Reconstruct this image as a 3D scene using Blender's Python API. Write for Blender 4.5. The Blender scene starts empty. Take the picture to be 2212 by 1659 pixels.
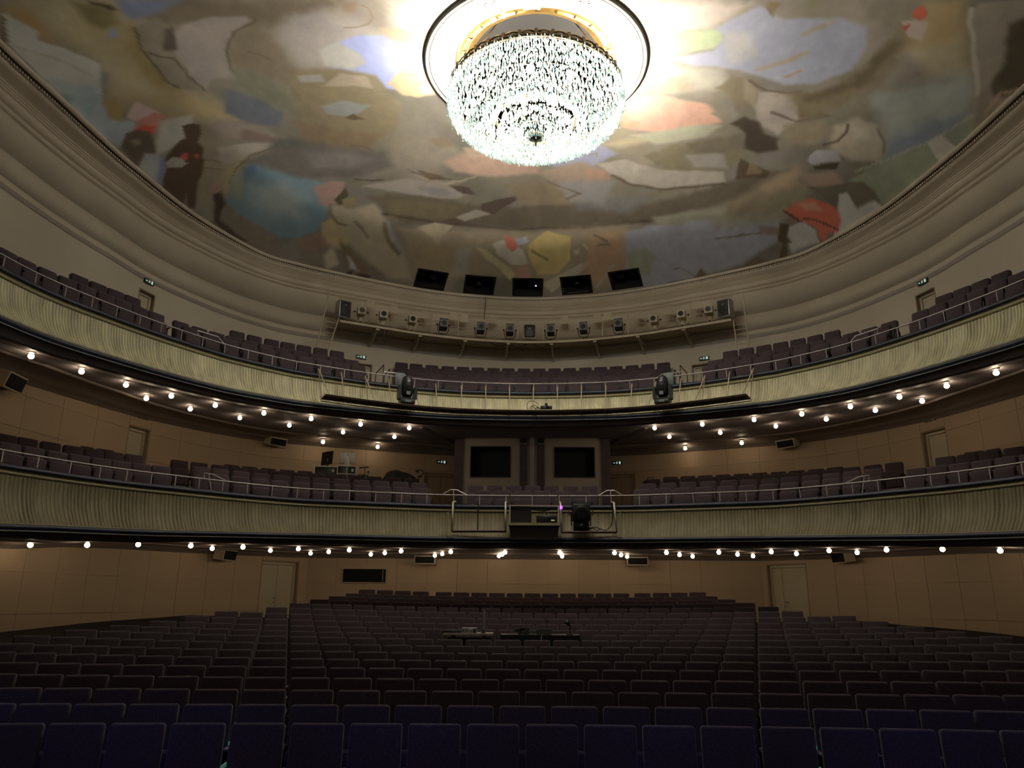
import bpy, bmesh, math, random
import numpy as np
from mathutils import Matrix, Vector

random.seed(7); RNG = np.random.default_rng(7)
SC = bpy.context.scene
COL = SC.collection
PI = math.pi

# ------------------------------------------------------------------ camera, world, lights, exposure
F_PX = 1661.0
PITCH, YAW, ROLL = math.radians(15.8), math.radians(1.62), math.radians(0.45)

def cam_ray(px, py):
    """Direction of sight of a pixel of the 2212 x 1659 frame, one unit deep; the camera stands at the origin (z = 0 is eye height)."""
    x = (px - 1106) / F_PX; y = -(py - 829.5) / F_PX
    c, s = math.cos(ROLL), math.sin(ROLL); x, y = c*x - s*y, s*x + c*y
    c, s = math.cos(PITCH), math.sin(PITCH); a, b, d = x, c - y*s, s + y*c
    c, s = math.cos(YAW), math.sin(YAW)
    return np.array([a*c - b*s, a*s + b*c, d])

_e = [cam_ray(1106 + F_PX, 829.5) - cam_ray(1106, 829.5), cam_ray(1106, 829.5 - F_PX) - cam_ray(1106, 829.5), -cam_ray(1106, 829.5)]
cam_data = bpy.data.cameras.new('camera'); cam = bpy.data.objects.new('camera', cam_data); COL.objects.link(cam)
cam_data.sensor_fit = 'HORIZONTAL'; cam_data.sensor_width = 36.0
cam_data.lens = 36.0 * F_PX / 2212.0
cam_data.clip_start = 0.05; cam_data.clip_end = 200
cam.matrix_world = Matrix([[_e[0][i], _e[1][i], _e[2][i], 0.0] for i in range(3)] + [[0, 0, 0, 1]])
SC.camera = cam
_R = np.array([_e[0], _e[1], _e[2]])

def project(p):
    q = _R @ np.asarray(p, float)
    return 1106 + F_PX*q[0]/-q[2], 829.5 - F_PX*q[1]/-q[2]

world = bpy.data.worlds.new('world'); SC.world = world; world.use_nodes = True
world.node_tree.nodes['Background'].inputs[0].default_value = (0.55, 0.52, 0.5, 1)
world.node_tree.nodes['Background'].inputs[1].default_value = 0.012

SC.view_settings.view_transform = 'Standard'; SC.view_settings.look = 'None'
SC.view_settings.exposure = 0.22; SC.view_settings.gamma = 1.0; SC.view_settings.use_curve_mapping = False
SC.cycles.use_denoising = True
SC.cycles.max_bounces = 7; SC.cycles.diffuse_bounces = 4; SC.cycles.glossy_bounces = 3
SC.cycles.transparent_max_bounces = 10; SC.cycles.transmission_bounces = 4
SC.cycles.sample_clamp_indirect = 3.0; SC.cycles.caustics_reflective = False; SC.cycles.caustics_refractive = False

BULB_STRENGTH = 480.0         # bulbs inside the crystal dish
UPLIGHT_STRENGTH = 2900.0     # bulbs on the tray over the rim, shining on the ceiling
GLOBE_STRENGTH = 24.0
def light(name, kind, loc, power, color, size=0.1, parent=None, rot=None, **kw):
    d = bpy.data.lights.new(name, kind); d.energy = power; d.color = color
    if kind == 'AREA': d.size = size
    else: d.shadow_soft_size = size
    for k, v in kw.items(): setattr(d, k, v)
    o = bpy.data.objects.new(name, d); COL.objects.link(o); o.location = loc
    if rot: o.rotation_euler = rot
    if parent: o.parent = parent
    return o
# fill light added behind the camera: broad, faint, a little warm
light('house_fill_light', 'AREA', (0, -3.0, 6.5), 80.0, (1.0, 0.86, 0.68), 7.0, rot=(math.radians(75), 0, 0))
# unseen blue lamps added over the stage edge to throw blue on the first rows
for k in range(7):
    light('stage_blue_lamp', 'SPOT', (-6.9 + 2.3*k, 4.0, 6.0), 170.0, (0.06, 0.15, 1.0), 0.15, rot=(math.atan2(3.35, 7.3), 0, 0), spot_size=math.radians(33), spot_blend=0.85)

# ------------------------------------------------------------------ materials
def srgb(r, g, b):
    f = lambda c: (c/255/12.92) if c/255 <= 0.04045 else ((c/255 + 0.055)/1.055)**2.4
    return (f(r), f(g), f(b))

MATS = {}
def mat(name, color, rough=0.6, metal=0.0, noise=0.0, scale=8.0, spec=0.5, bump=0.0, sheen=0.0, stretch=None):
    m = bpy.data.materials.new(name); m.use_nodes = True
    nt = m.node_tree; b = nt.nodes['Principled BSDF']
    b.inputs['Base Color'].default_value = (*color, 1); b.inputs['Roughness'].default_value = rough
    b.inputs['Metallic'].default_value = metal; b.inputs['Specular IOR Level'].default_value = spec
    if sheen: b.inputs['Sheen Weight'].default_value = sheen
    tc = nt.nodes.new('ShaderNodeTexCoord')
    n = nt.nodes.new('ShaderNodeTexNoise'); n.inputs['Scale'].default_value = scale; n.inputs['Detail'].default_value = 4
    src = tc.outputs['Object']
    if stretch:
        mp = nt.nodes.new('ShaderNodeMapping'); mp.inputs['Scale'].default_value = stretch
        nt.links.new(src, mp.inputs['Vector']); src = mp.outputs['Vector']
    nt.links.new(src, n.inputs['Vector'])
    if noise:
        r = nt.nodes.new('ShaderNodeValToRGB')
        r.color_ramp.elements[0].position = 0.3; r.color_ramp.elements[1].position = 0.7
        r.color_ramp.elements[0].color = (*[c*(1-noise) for c in color], 1)
        r.color_ramp.elements[1].color = (*[min(1, c*(1+noise)) for c in color], 1)
        nt.links.new(n.outputs['Fac'], r.inputs['Fac']); nt.links.new(r.outputs['Color'], b.inputs['Base Color'])
    if bump:
        bp = nt.nodes.new('ShaderNodeBump'); bp.inputs['Strength'].default_value = bump; bp.inputs['Distance'].default_value = 0.01
        nt.links.new(n.outputs['Fac'], bp.inputs['Height']); nt.links.new(bp.outputs['Normal'], b.inputs['Normal'])
    MATS[name] = m
    return m

def emit(name, color, strength):
    m = bpy.data.materials.new(name); m.use_nodes = True; nt = m.node_tree
    b = nt.nodes['Principled BSDF']; b.inputs['Base Color'].default_value = (*color, 1)
    b.inputs['Emission Color'].default_value = (*color, 1); b.inputs['Emission Strength'].default_value = strength
    MATS[name] = m
    return m

M_WALL_U = mat('upper_wall_paint', (0.66, 0.575, 0.455), 0.75, noise=0.05, scale=0.5, bump=0.05)
M_WALL_P = mat('wall_panel_paint', (0.56, 0.415, 0.27), 0.6, noise=0.04, scale=0.7)
M_WALL_J = mat('wall_joint_paint', (0.48, 0.355, 0.23), 0.8, noise=0.05, scale=2)
M_BAND = mat('grey_band_paint', (0.36, 0.31, 0.27), 0.7, noise=0.05, scale=2)
M_CORNICE = mat('cornice_paint', (0.68, 0.585, 0.465), 0.7, noise=0.04, scale=1.5)
M_DARKLINE = mat('shadow_gap_paint', (0.10, 0.075, 0.055), 0.8, noise=0.1, scale=3)
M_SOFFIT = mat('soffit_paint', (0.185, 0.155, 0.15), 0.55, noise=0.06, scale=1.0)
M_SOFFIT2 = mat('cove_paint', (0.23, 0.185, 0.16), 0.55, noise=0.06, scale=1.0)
M_NAVY = mat('navy_cushion', (0.010, 0.014, 0.036), 0.5, noise=0.2, scale=6)
M_MOULD = mat('olive_moulding', (0.34, 0.30, 0.16), 0.55, noise=0.08, scale=3)
M_FASCIA = mat('dark_fascia', (0.055, 0.042, 0.04), 0.6, noise=0.1, scale=3)
M_GREYLINE = mat('grey_bead', (0.30, 0.29, 0.28), 0.5, noise=0.05, scale=3)
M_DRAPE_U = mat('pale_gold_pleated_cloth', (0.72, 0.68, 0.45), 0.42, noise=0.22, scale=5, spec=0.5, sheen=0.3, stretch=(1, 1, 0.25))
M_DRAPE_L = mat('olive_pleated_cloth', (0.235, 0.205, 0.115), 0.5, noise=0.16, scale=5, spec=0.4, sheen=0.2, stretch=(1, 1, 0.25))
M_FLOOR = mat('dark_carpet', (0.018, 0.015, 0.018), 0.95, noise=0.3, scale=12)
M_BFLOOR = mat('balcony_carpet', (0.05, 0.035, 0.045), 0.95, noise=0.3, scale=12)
M_SEAT = mat('plum_upholstery', (0.066, 0.046, 0.054), 0.9, noise=0.25, scale=60, spec=0.2, sheen=0.25)
M_SEAT2 = mat('plum_upholstery_front', (0.072, 0.051, 0.059), 0.9, noise=0.25, scale=60, spec=0.2, sheen=0.25)
M_SEATF = mat('seat_frame_black', (0.015, 0.013, 0.015), 0.5, noise=0.1, scale=10)
M_ARM = mat('armrest_grey', (0.10, 0.085, 0.095), 0.6, noise=0.1, scale=20)
M_GLOW = emit('glow_strip', (0.25, 0.75, 0.5), 0.08)
M_RAIL = mat('pale_steel_rail', (0.62, 0.56, 0.55), 0.35, metal=0.3, noise=0.05, scale=4)
M_IRON = mat('dark_iron', (0.03, 0.027, 0.025), 0.5, metal=0.4, noise=0.1, scale=10)
M_CREAM = mat('cream_steel', (0.56, 0.47, 0.33), 0.5, noise=0.06, scale=4)
M_BLACK = mat('black_equipment', (0.008, 0.008, 0.009), 0.45, noise=0.2, scale=15)
M_BLACK2 = mat('charcoal_equipment', (0.022, 0.023, 0.026), 0.4, noise=0.2, scale=15)
M_GRILLE = mat('speaker_grille', (0.045, 0.043, 0.042), 0.8, noise=0.3, scale=120)
M_GREYMETAL = mat('grey_metal', (0.36, 0.36, 0.36), 0.35, metal=0.6, noise=0.08, scale=6)
M_PANELGREY = mat('slate_plastic', (0.20, 0.22, 0.23), 0.5, noise=0.05, scale=6)
M_WHITE = mat('white_plastic', (0.72, 0.72, 0.72), 0.4, noise=0.03, scale=4)
M_DOOR = mat('door_paint', (0.60, 0.52, 0.36), 0.5, noise=0.04, scale=2)
M_DOORB = mat('door_paint_brown', (0.42, 0.30, 0.17), 0.55, noise=0.05, scale=2)
M_REVEAL = mat('door_reveal', (0.33, 0.235, 0.145), 0.6, noise=0.05, scale=3)
M_COLUMN = mat('mauve_column', (0.17, 0.115, 0.135), 0.6, noise=0.08, scale=3)
M_BOOTH = mat('booth_plaster', (0.74, 0.66, 0.53), 0.7, noise=0.03, scale=2)
M_PILASTER = mat('pale_pilaster', (0.66, 0.63, 0.62), 0.6, noise=0.03, scale=2)
M_GOLD = mat('gilded_metal', (0.60, 0.40, 0.13), 0.28, metal=0.9, noise=0.15, scale=8)
M_BRONZE = mat('dark_bronze', (0.12, 0.085, 0.045), 0.4, metal=0.8, noise=0.15, scale=8)
M_PLASTER = mat('silver_plaster', (0.50, 0.485, 0.46), 0.45, noise=0.03, scale=3)
M_WOODTOP = mat('pale_table_top', (0.52, 0.44, 0.36), 0.5, noise=0.1, scale=6, stretch=(1, 8, 1))
M_BOARD = mat('brown_board', (0.115, 0.062, 0.042), 0.6, noise=0.15, scale=6)
M_CLOTH = mat('black_dust_cover', (0.018, 0.018, 0.019), 0.75, noise=0.25, scale=9, bump=0.3)
M_VOID = mat('dark_interior', (0.004, 0.004, 0.004), 0.9, noise=0.1, scale=3)
M_GLOBE = emit('globe_lamp_glass', (1.0, 0.80, 0.55), GLOBE_STRENGTH)
M_BULB = emit('clear_bulb', (1.0, 0.90, 0.76), BULB_STRENGTH)
M_UPB = emit('uplight_bulb', (1.0, 0.90, 0.76), UPLIGHT_STRENGTH)
M_BULBW = emit('cove_bulb', (1.0, 0.80, 0.50), 30.0)
M_SIGNG = mat('sign_green', (0.01, 0.05, 0.025), 0.5, noise=0.05, scale=5)
M_SIGNW = emit('sign_light', (0.75, 1.0, 0.85), 0.4)
M_LED = emit('violet_led', (0.55, 0.15, 1.0), 1.2)
M_LABEL = mat('pale_label', (0.55, 0.56, 0.56), 0.5, noise=0.1, scale=30)

def glass_mat():
    m = bpy.data.materials.new('booth_glass'); m.use_nodes = True; nt = m.node_tree
    b = nt.nodes['Principled BSDF']; b.inputs['Base Color'].default_value = (0.01, 0.014, 0.015, 1)
    b.inputs['Roughness'].default_value = 0.05; b.inputs['Specular IOR Level'].default_value = 0.08
    t = nt.nodes.new('ShaderNodeBsdfTransparent'); t.inputs[0].default_value = (0.5, 0.56, 0.57, 1)
    mx = nt.nodes.new('ShaderNodeMixShader'); mx.inputs[0].default_value = 0.5
    nt.links.new(t.outputs[0], mx.inputs[1]); nt.links.new(b.outputs[0], mx.inputs[2])
    nt.links.new(mx.outputs[0], nt.nodes['Material Output'].inputs['Surface'])
    return m
M_GLASS = glass_mat()

def crystal_mat():
    m = bpy.data.materials.new('cut_crystal'); m.use_nodes = True; nt = m.node_tree
    for n in list(nt.nodes):
        if n.type == 'BSDF_PRINCIPLED': nt.nodes.remove(n)
    tr = nt.nodes.new('ShaderNodeBsdfTransparent'); tr.inputs[0].default_value = (0.93, 0.98, 0.98, 1)
    tl = nt.nodes.new('ShaderNodeBsdfTranslucent'); tl.inputs[0].default_value = (0.80, 0.92, 0.92, 1)
    gl = nt.nodes.new('ShaderNodeBsdfGlossy'); gl.inputs[0].default_value = (0.95, 1, 1, 1); gl.inputs[1].default_value = 0.15
    nz = nt.nodes.new('ShaderNodeTexNoise'); nz.inputs['Scale'].default_value = 14.0
    tc = nt.nodes.new('ShaderNodeTexCoord'); nt.links.new(tc.outputs['Object'], nz.inputs['Vector'])
    rmp = nt.nodes.new('ShaderNodeValToRGB'); rmp.color_ramp.elements[0].position = 0.35; rmp.color_ramp.elements[1].position = 0.65
    rmp.color_ramp.elements[0].color = (0.50, 0.80, 0.82, 1); rmp.color_ramp.elements[1].color = (0.95, 0.93, 0.9, 1)
    nt.links.new(nz.outputs['Fac'], rmp.inputs['Fac']); nt.links.new(rmp.outputs['Color'], tl.inputs[0])
    a = nt.nodes.new('ShaderNodeMixShader'); a.inputs[0].default_value = 0.45
    nt.links.new(tl.outputs[0], a.inputs[1]); nt.links.new(gl.outputs[0], a.inputs[2])
    b = nt.nodes.new('ShaderNodeMixShader'); b.inputs[0].default_value = 0.5
    nt.links.new(tr.outputs[0], b.inputs[1]); nt.links.new(a.outputs[0], b.inputs[2])
    nt.links.new(b.outputs[0], nt.nodes['Material Output'].inputs['Surface'])
    return m
M_CRYSTAL = crystal_mat()

# ------------------------------------------------------------------ mesh helpers
class MB:
    def __init__(self): self.v = []; self.f = []
    def add(self, vs, fs):
        b = len(self.v); self.v.extend([tuple(map(float, p)) for p in vs]); self.f.extend([tuple(i + b for i in f) for f in fs]); return self
    def box(self, c, s, rz=0.0, rx=0.0, ry=0.0):
        m = Matrix.Rotation(rz, 3, 'Z') @ Matrix.Rotation(ry, 3, 'Y') @ Matrix.Rotation(rx, 3, 'X')
        vs = []
        for dx in (-.5, .5):
            for dy in (-.5, .5):
                for dz in (-.5, .5):
                    q = m @ Vector((dx*s[0], dy*s[1], dz*s[2])); vs.append((q[0]+c[0], q[1]+c[1], q[2]+c[2]))
        return self.add(vs, [(0,1,3,2),(4,6,7,5),(0,4,5,1),(2,3,7,6),(0,2,6,4),(1,5,7,3)])
    def tube(self, pts, r, n=6, closed=False, caps=True):
        pts = [Vector(p) for p in pts]; N = len(pts); rings = []
        up0 = None
        for i, p in enumerate(pts):
            if closed: t = pts[(i+1) % N] - pts[i-1]
            else: t = pts[min(i+1, N-1)] - pts[max(i-1, 0)]
            t.normalize()
            if up0 is None:
                up0 = Vector((0, 0, 1)) if abs(t.z) < 0.9 else Vector((1, 0, 0))
            a = t.cross(up0).normalized(); u = a.cross(t).normalized(); up0 = u
            rr = r[i] if isinstance(r, (list, tuple)) else r
            rings.append([p + a*math.cos(2*PI*k/n)*rr + u*math.sin(2*PI*k/n)*rr for k in range(n)])
        vs = [v for ring in rings for v in ring]; fs = []
        for i in range(N if closed else N-1):
            j = (i+1) % N
            for k in range(n): fs.append((i*n+k, i*n+(k+1) % n, j*n+(k+1) % n, j*n+k))
        if not closed and caps:
            fs.append(tuple(range(n))[::-1]); fs.append(tuple((N-1)*n + k for k in range(n)))
        return self.add(vs, fs)
    def lathe(self, prof, n=24, c=(0, 0, 0), axis='Z', caps=True):
        vs = []; fs = []
        for r, z in prof:
            for k in range(n):
                a = 2*PI*k/n; p = (r*math.cos(a), r*math.sin(a), z)
                if axis == 'Y': p = (p[0], p[2], p[1])
                elif axis == 'X': p = (p[2], p[0], p[1])
                vs.append((p[0]+c[0], p[1]+c[1], p[2]+c[2]))
        m = len(prof)
        for i in range(m-1):
            for k in range(n): fs.append((i*n+k, i*n+(k+1) % n, (i+1)*n+(k+1) % n, (i+1)*n+k))
        if caps:
            if prof[0][0] > 1e-6: fs.append(tuple(range(n))[::-1])
            if prof[-1][0] > 1e-6: fs.append(tuple((m-1)*n + k for k in range(n)))
        return self.add(vs, fs)
    def prism(self, poly, y0, y1):
        """polygon in x,z extruded along y"""
        n = len(poly); vs = [(x, y0, z) for x, z in poly] + [(x, y1, z) for x, z in poly]
        fs = [tuple(range(n)), tuple(range(2*n-1, n-1, -1))] + [(i, i+n, (i+1) % n + n, (i+1) % n) for i in range(n)]
        return self.add(vs, fs)
    def mesh(self, name, m, smooth=False):
        me = bpy.data.meshes.new(name); me.from_pydata(self.v, [], self.f); me.materials.append(m)
        if smooth:
            me.polygons.foreach_set('use_smooth', [True]*len(me.polygons))
        me.update(); return me
    def build(self, name, m, parent=None, smooth=False, loc=None, rz=0.0):
        return link(name, self.mesh(name, m, smooth), parent, loc, rz)

def link(name, me, parent=None, loc=None, rz=0.0):
    o = bpy.data.objects.new(name, me); COL.objects.link(o)
    if parent is not None: o.parent = parent
    if loc is not None: o.location = loc
    if rz: o.rotation_euler = (0, 0, rz)
    return o

def rbox_mesh(name, w, d, h, bev, m, seg=2, c=(0, 0, 0), taper=1.0, rx=0.0):
    bm = bmesh.new(); bmesh.ops.create_cube(bm, size=1.0)
    for v in bm.verts:
        v.co.x *= w; v.co.y *= d; v.co.z *= h
        if v.co.z > 0: v.co.x *= taper
    bmesh.ops.bevel(bm, geom=bm.edges[:], offset=bev, segments=seg, profile=0.5, affect='EDGES')
    bmesh.ops.rotate(bm, verts=bm.verts[:], cent=(0, 0, 0), matrix=Matrix.Rotation(rx, 3, 'X'))
    bmesh.ops.translate(bm, verts=bm.verts[:], vec=c)
    me = bpy.data.meshes.new(name); bm.to_mesh(me); bm.free(); me.materials.append(m)
    me.polygons.foreach_set('use_smooth', [True]*len(me.polygons)); me.update()
    return me

def grid_mesh(name, P, m, smooth=True, keep=None, flip=False):
    """P: (nu, nv, 3) array of points -> quads; KEEP: (nu-1, nv-1) bool"""
    nu, nv = P.shape[:2]
    idx = np.arange(nu*nv).reshape(nu, nv)
    q = np.stack([idx[:-1, :-1], idx[1:, :-1], idx[1:, 1:], idx[:-1, 1:]], -1)
    if flip: q = q[..., ::-1]
    q = q[keep] if keep is not None else q.reshape(-1, 4)
    me = bpy.data.meshes.new(name)
    me.vertices.add(nu*nv); me.vertices.foreach_set('co', P.reshape(-1).astype(np.float32))
    n = len(q); me.loops.add(4*n); me.loops.foreach_set('vertex_index', q.reshape(-1).astype(np.int32))
    me.polygons.add(n); me.polygons.foreach_set('loop_start', np.arange(0, 4*n, 4, dtype=np.int32))
    me.materials.append(m); me.update(calc_edges=True); me.validate()
    if smooth: me.polygons.foreach_set('use_smooth', np.ones(n, dtype=bool))
    return me

def empty(name, loc=(0, 0, 0), rz=0.0, parent=None):
    o = bpy.data.objects.new(name, None); COL.objects.link(o); o.location = loc; o.rotation_euler = (0, 0, rz)
    o.empty_display_size = 0.1
    if parent is not None: o.parent = parent
    return o

def tag(o, label=None, cat=None, group=None, kind=None):
    if label: o['label'] = label
    if cat: o['category'] = cat
    if group: o['group'] = group
    if kind: o['kind'] = kind
    return o

def thing(name, label, cat, loc=(0, 0, 0), rz=0.0, group=None):
    return tag(empty(name, loc, rz), label, cat, group)

def dup(root, loc, rz, label=None):
    r = root.copy(); COL.objects.link(r); r.location = loc; r.rotation_euler = (0, 0, rz)
    if label: r['label'] = label
    for ch in root.children:
        c = ch.copy(); COL.objects.link(c); c.parent = r
        for g in ch.children:
            d = g.copy(); COL.objects.link(d); d.parent = c
    return r

ORD = ('first second third fourth fifth sixth seventh eighth ninth tenth eleventh twelfth thirteenth fourteenth fifteenth sixteenth seventeenth eighteenth '
       'nineteenth twentieth twenty-first twenty-second twenty-third twenty-fourth twenty-fifth twenty-sixth twenty-seventh twenty-eighth twenty-ninth thirtieth '
       'thirty-first thirty-second thirty-third thirty-fourth thirty-fifth thirty-sixth thirty-seventh thirty-eighth').split()

# ------------------------------------------------------------------ plan curves of the house, polar about (0, 15)
CX, CY = 0.0, 15.0
PHI0, PHI1 = math.radians(-40), math.radians(220)

class Plan:
    """A curve round the house seen from above: radius as a function of the angle about (0, 15); 90 degrees is the back of the house."""
    def __init__(self, ctrl, smooth=True):
        pts = np.array([(-x, y) for x, y in ctrl[::-1] if x > 0] + list(ctrl), float)
        pts = pts[::-1] if False else pts
        if smooth:
            out = []
            n = len(pts)
            for i in range(n-1):
                p0, p1, p2, p3 = pts[max(i-1, 0)], pts[i], pts[i+1], pts[min(i+2, n-1)]
                for t in np.linspace(0, 1, 16, endpoint=False):
                    out.append(0.5*((2*p1) + (p2-p0)*t + (2*p0-5*p1+4*p2-p3)*t*t + (3*p1-p0-3*p2+p3)*t**3))
            out.append(pts[-1]); pts = np.array(out)
        else:
            c = np.arctan2(pts[:, 1]-CY, pts[:, 0]-CX); self.corners = sorted(np.where(c < -PI/2, c + 2*PI, c))
            pts = np.concatenate([np.linspace(p, q, 30, endpoint=False) for p, q in zip(pts[:-1], pts[1:])] + [pts[-1:]])
        a = np.arctan2(pts[:, 1]-CY, pts[:, 0]-CX); a = np.where(a < -PI/2, a + 2*PI, a)
        r = np.hypot(pts[:, 0]-CX, pts[:, 1]-CY)
        o = np.argsort(a); self.a, self.rr = a[o], r[o]
        ph = np.linspace(PHI0, PHI1, 6001); p = self.xy(ph)
        s = np.concatenate([[0], np.cumsum(np.hypot(*np.diff(p, axis=0).T))])
        self._ph, self._s = ph, s
    def r(self, ph): return np.interp(ph, self.a, self.rr)
    def xy(self, ph, d=0.0):
        ph = np.asarray(ph, float); r = self.r(ph)
        p = np.stack([CX + r*np.cos(ph), CY + r*np.sin(ph)], -1)
        if np.any(d): p = p + self.normal(ph)*np.asarray(d)[..., None]
        return p
    def normal(self, ph):
        ph = np.asarray(ph, float); e = 0.02
        t = self.xy(ph + e) - self.xy(ph - e)
        n = np.stack([t[..., 1], -t[..., 0]], -1)
        return n/np.linalg.norm(n, axis=-1, keepdims=True)
    def even(self, step, a=None, b=None):
        """angles evenly spaced along the curve between angles a and b"""
        s0 = np.interp(a if a is not None else PHI0, self._ph, self._s); s1 = np.interp(b if b is not None else PHI1, self._ph, self._s)
        n = max(2, int(round((s1-s0)/step)) + 1)
        return np.interp(np.linspace(s0, s1, n), self._s, self._ph)
    def at_px(self, px, d, z):
        """the angle at which the curve offset by d at height z stands in pixel column px"""
        ph = np.linspace(math.radians(-22), math.radians(202), 4000)
        q = self.xy(ph, np.full(len(ph), d)); X = project_x(q, z)
        return float(np.interp(px, X[::-1], ph[::-1]))
    def hit(self, px, py):
        """angle and height at which the sight line of a pixel meets the upright surface over the curve"""
        d = cam_ray(px, py); t = np.linspace(5, 45, 8000); P = d[None, :]*t[:, None]
        ph = np.arctan2(P[:, 1]-CY, P[:, 0]-CX); ph = np.where(ph < -PI/2, ph+2*PI, ph)
        k = int(np.argmax((np.hypot(P[:, 0]-CX, P[:, 1]-CY) > self.r(ph)) & (P[:, 1] > 9)))
        return float(ph[k]), float(P[k, 2])

def project_x(q, z):
    z = np.broadcast_to(z, q.shape[:-1])
    P = np.concatenate([q, z[..., None]], -1) @ _R.T
    return 1106 + F_PX*P[..., 0]/-P[..., 2]

WALL = Plan([(0,27.4),(2.2,27.1),(4.2,26.45),(5.6,25.75),(7.5,24.75),(8.6,24.0),(9.65,22.7),(10.5,21.0),(10.95,19.7),(11.2,18.3),(11.42,17.1),(11.6,15.5),(11.7,13),(11.7,9),(11.7,5)])
CORN = Plan([(0,27.3),(2.0,27.05),(3.85,26.5),(5.65,25.6),(7.5,24.5),(8.2,24.0),(8.95,23.35),(9.7,21.9),(10.3,20.2),(10.7,18.0),(10.85,16.9),(11.0,15),(11.15,13.2),(11.2,10),(11.2,5)])
UPPER = Plan([(0,22.5),(1.9,22.35),(3.3,22.0),(4.75,21.35),(6.3,20.4),(6.95,19.85),(7.9,18.8),(8.7,17.5),(9.35,16.15),(9.95,14.6),(10.2,13.2),(10.4,11),(10.5,6)])
LOWER = Plan([(0,20.95),(2.3,20.85),(3.7,20.5),(4.8,20.15),(6.1,19.65),(7.35,18.65),(8.35,17.6),(9,16.9),(9.6,16),(10.05,15.1),(10.3,14.5),(10.7,13),(11,10),(11.1,6)])
LOWWALL = Plan([(0,25.9),(3.5,25.9),(7.45,25.9),(8.75,24.3),(9.65,22.7),(10.5,21.0),(10.95,19.7),(11.2,18.3),(11.42,17.1),(11.6,15.5),(11.7,13),(11.7,9),(11.7,5)], smooth=False)

def z_su(Y): return 4.72 + 0.03*(np.asarray(Y) - 13.3)                       # upper soffit
def z_sl(Y): return np.interp(Y, [10, 14.4, 17, 18.4, 20, 22, 24, 26, 28], [0.95, 1.11, 1.20, 1.33, 1.40, 1.43, 1.46, 1.50, 1.52])   # lower soffit
def z_ub(Y): return np.interp(Y, [8, 13.2, 18.7, 20.3, 22.5], [5.0, 5.05, 5.14, 5.19, 5.30])   # foot of the upper pleats
def z_lb(Y): return np.interp(Y, [8, 14.4, 15.5, 17.4, 18.4, 19.7, 20.9], [1.25, 1.336, 1.40, 1.475, 1.54, 1.61, 1.635])
Z_CORN, DOME_H, DOME_P = 11.1, 1.85, 4.5
def z_dome(x, y):
    ph = np.arctan2(np.asarray(y)-CY, np.asarray(x)-CX); ph = np.where(ph < -PI/2, ph+2*PI, ph)
    rho = np.hypot(np.asarray(x)-CX, np.asarray(y)-CY)/CORN.r(ph)
    return Z_CORN + DOME_H*(1 - np.clip(rho, 0, 1.05)**DOME_P)

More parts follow.
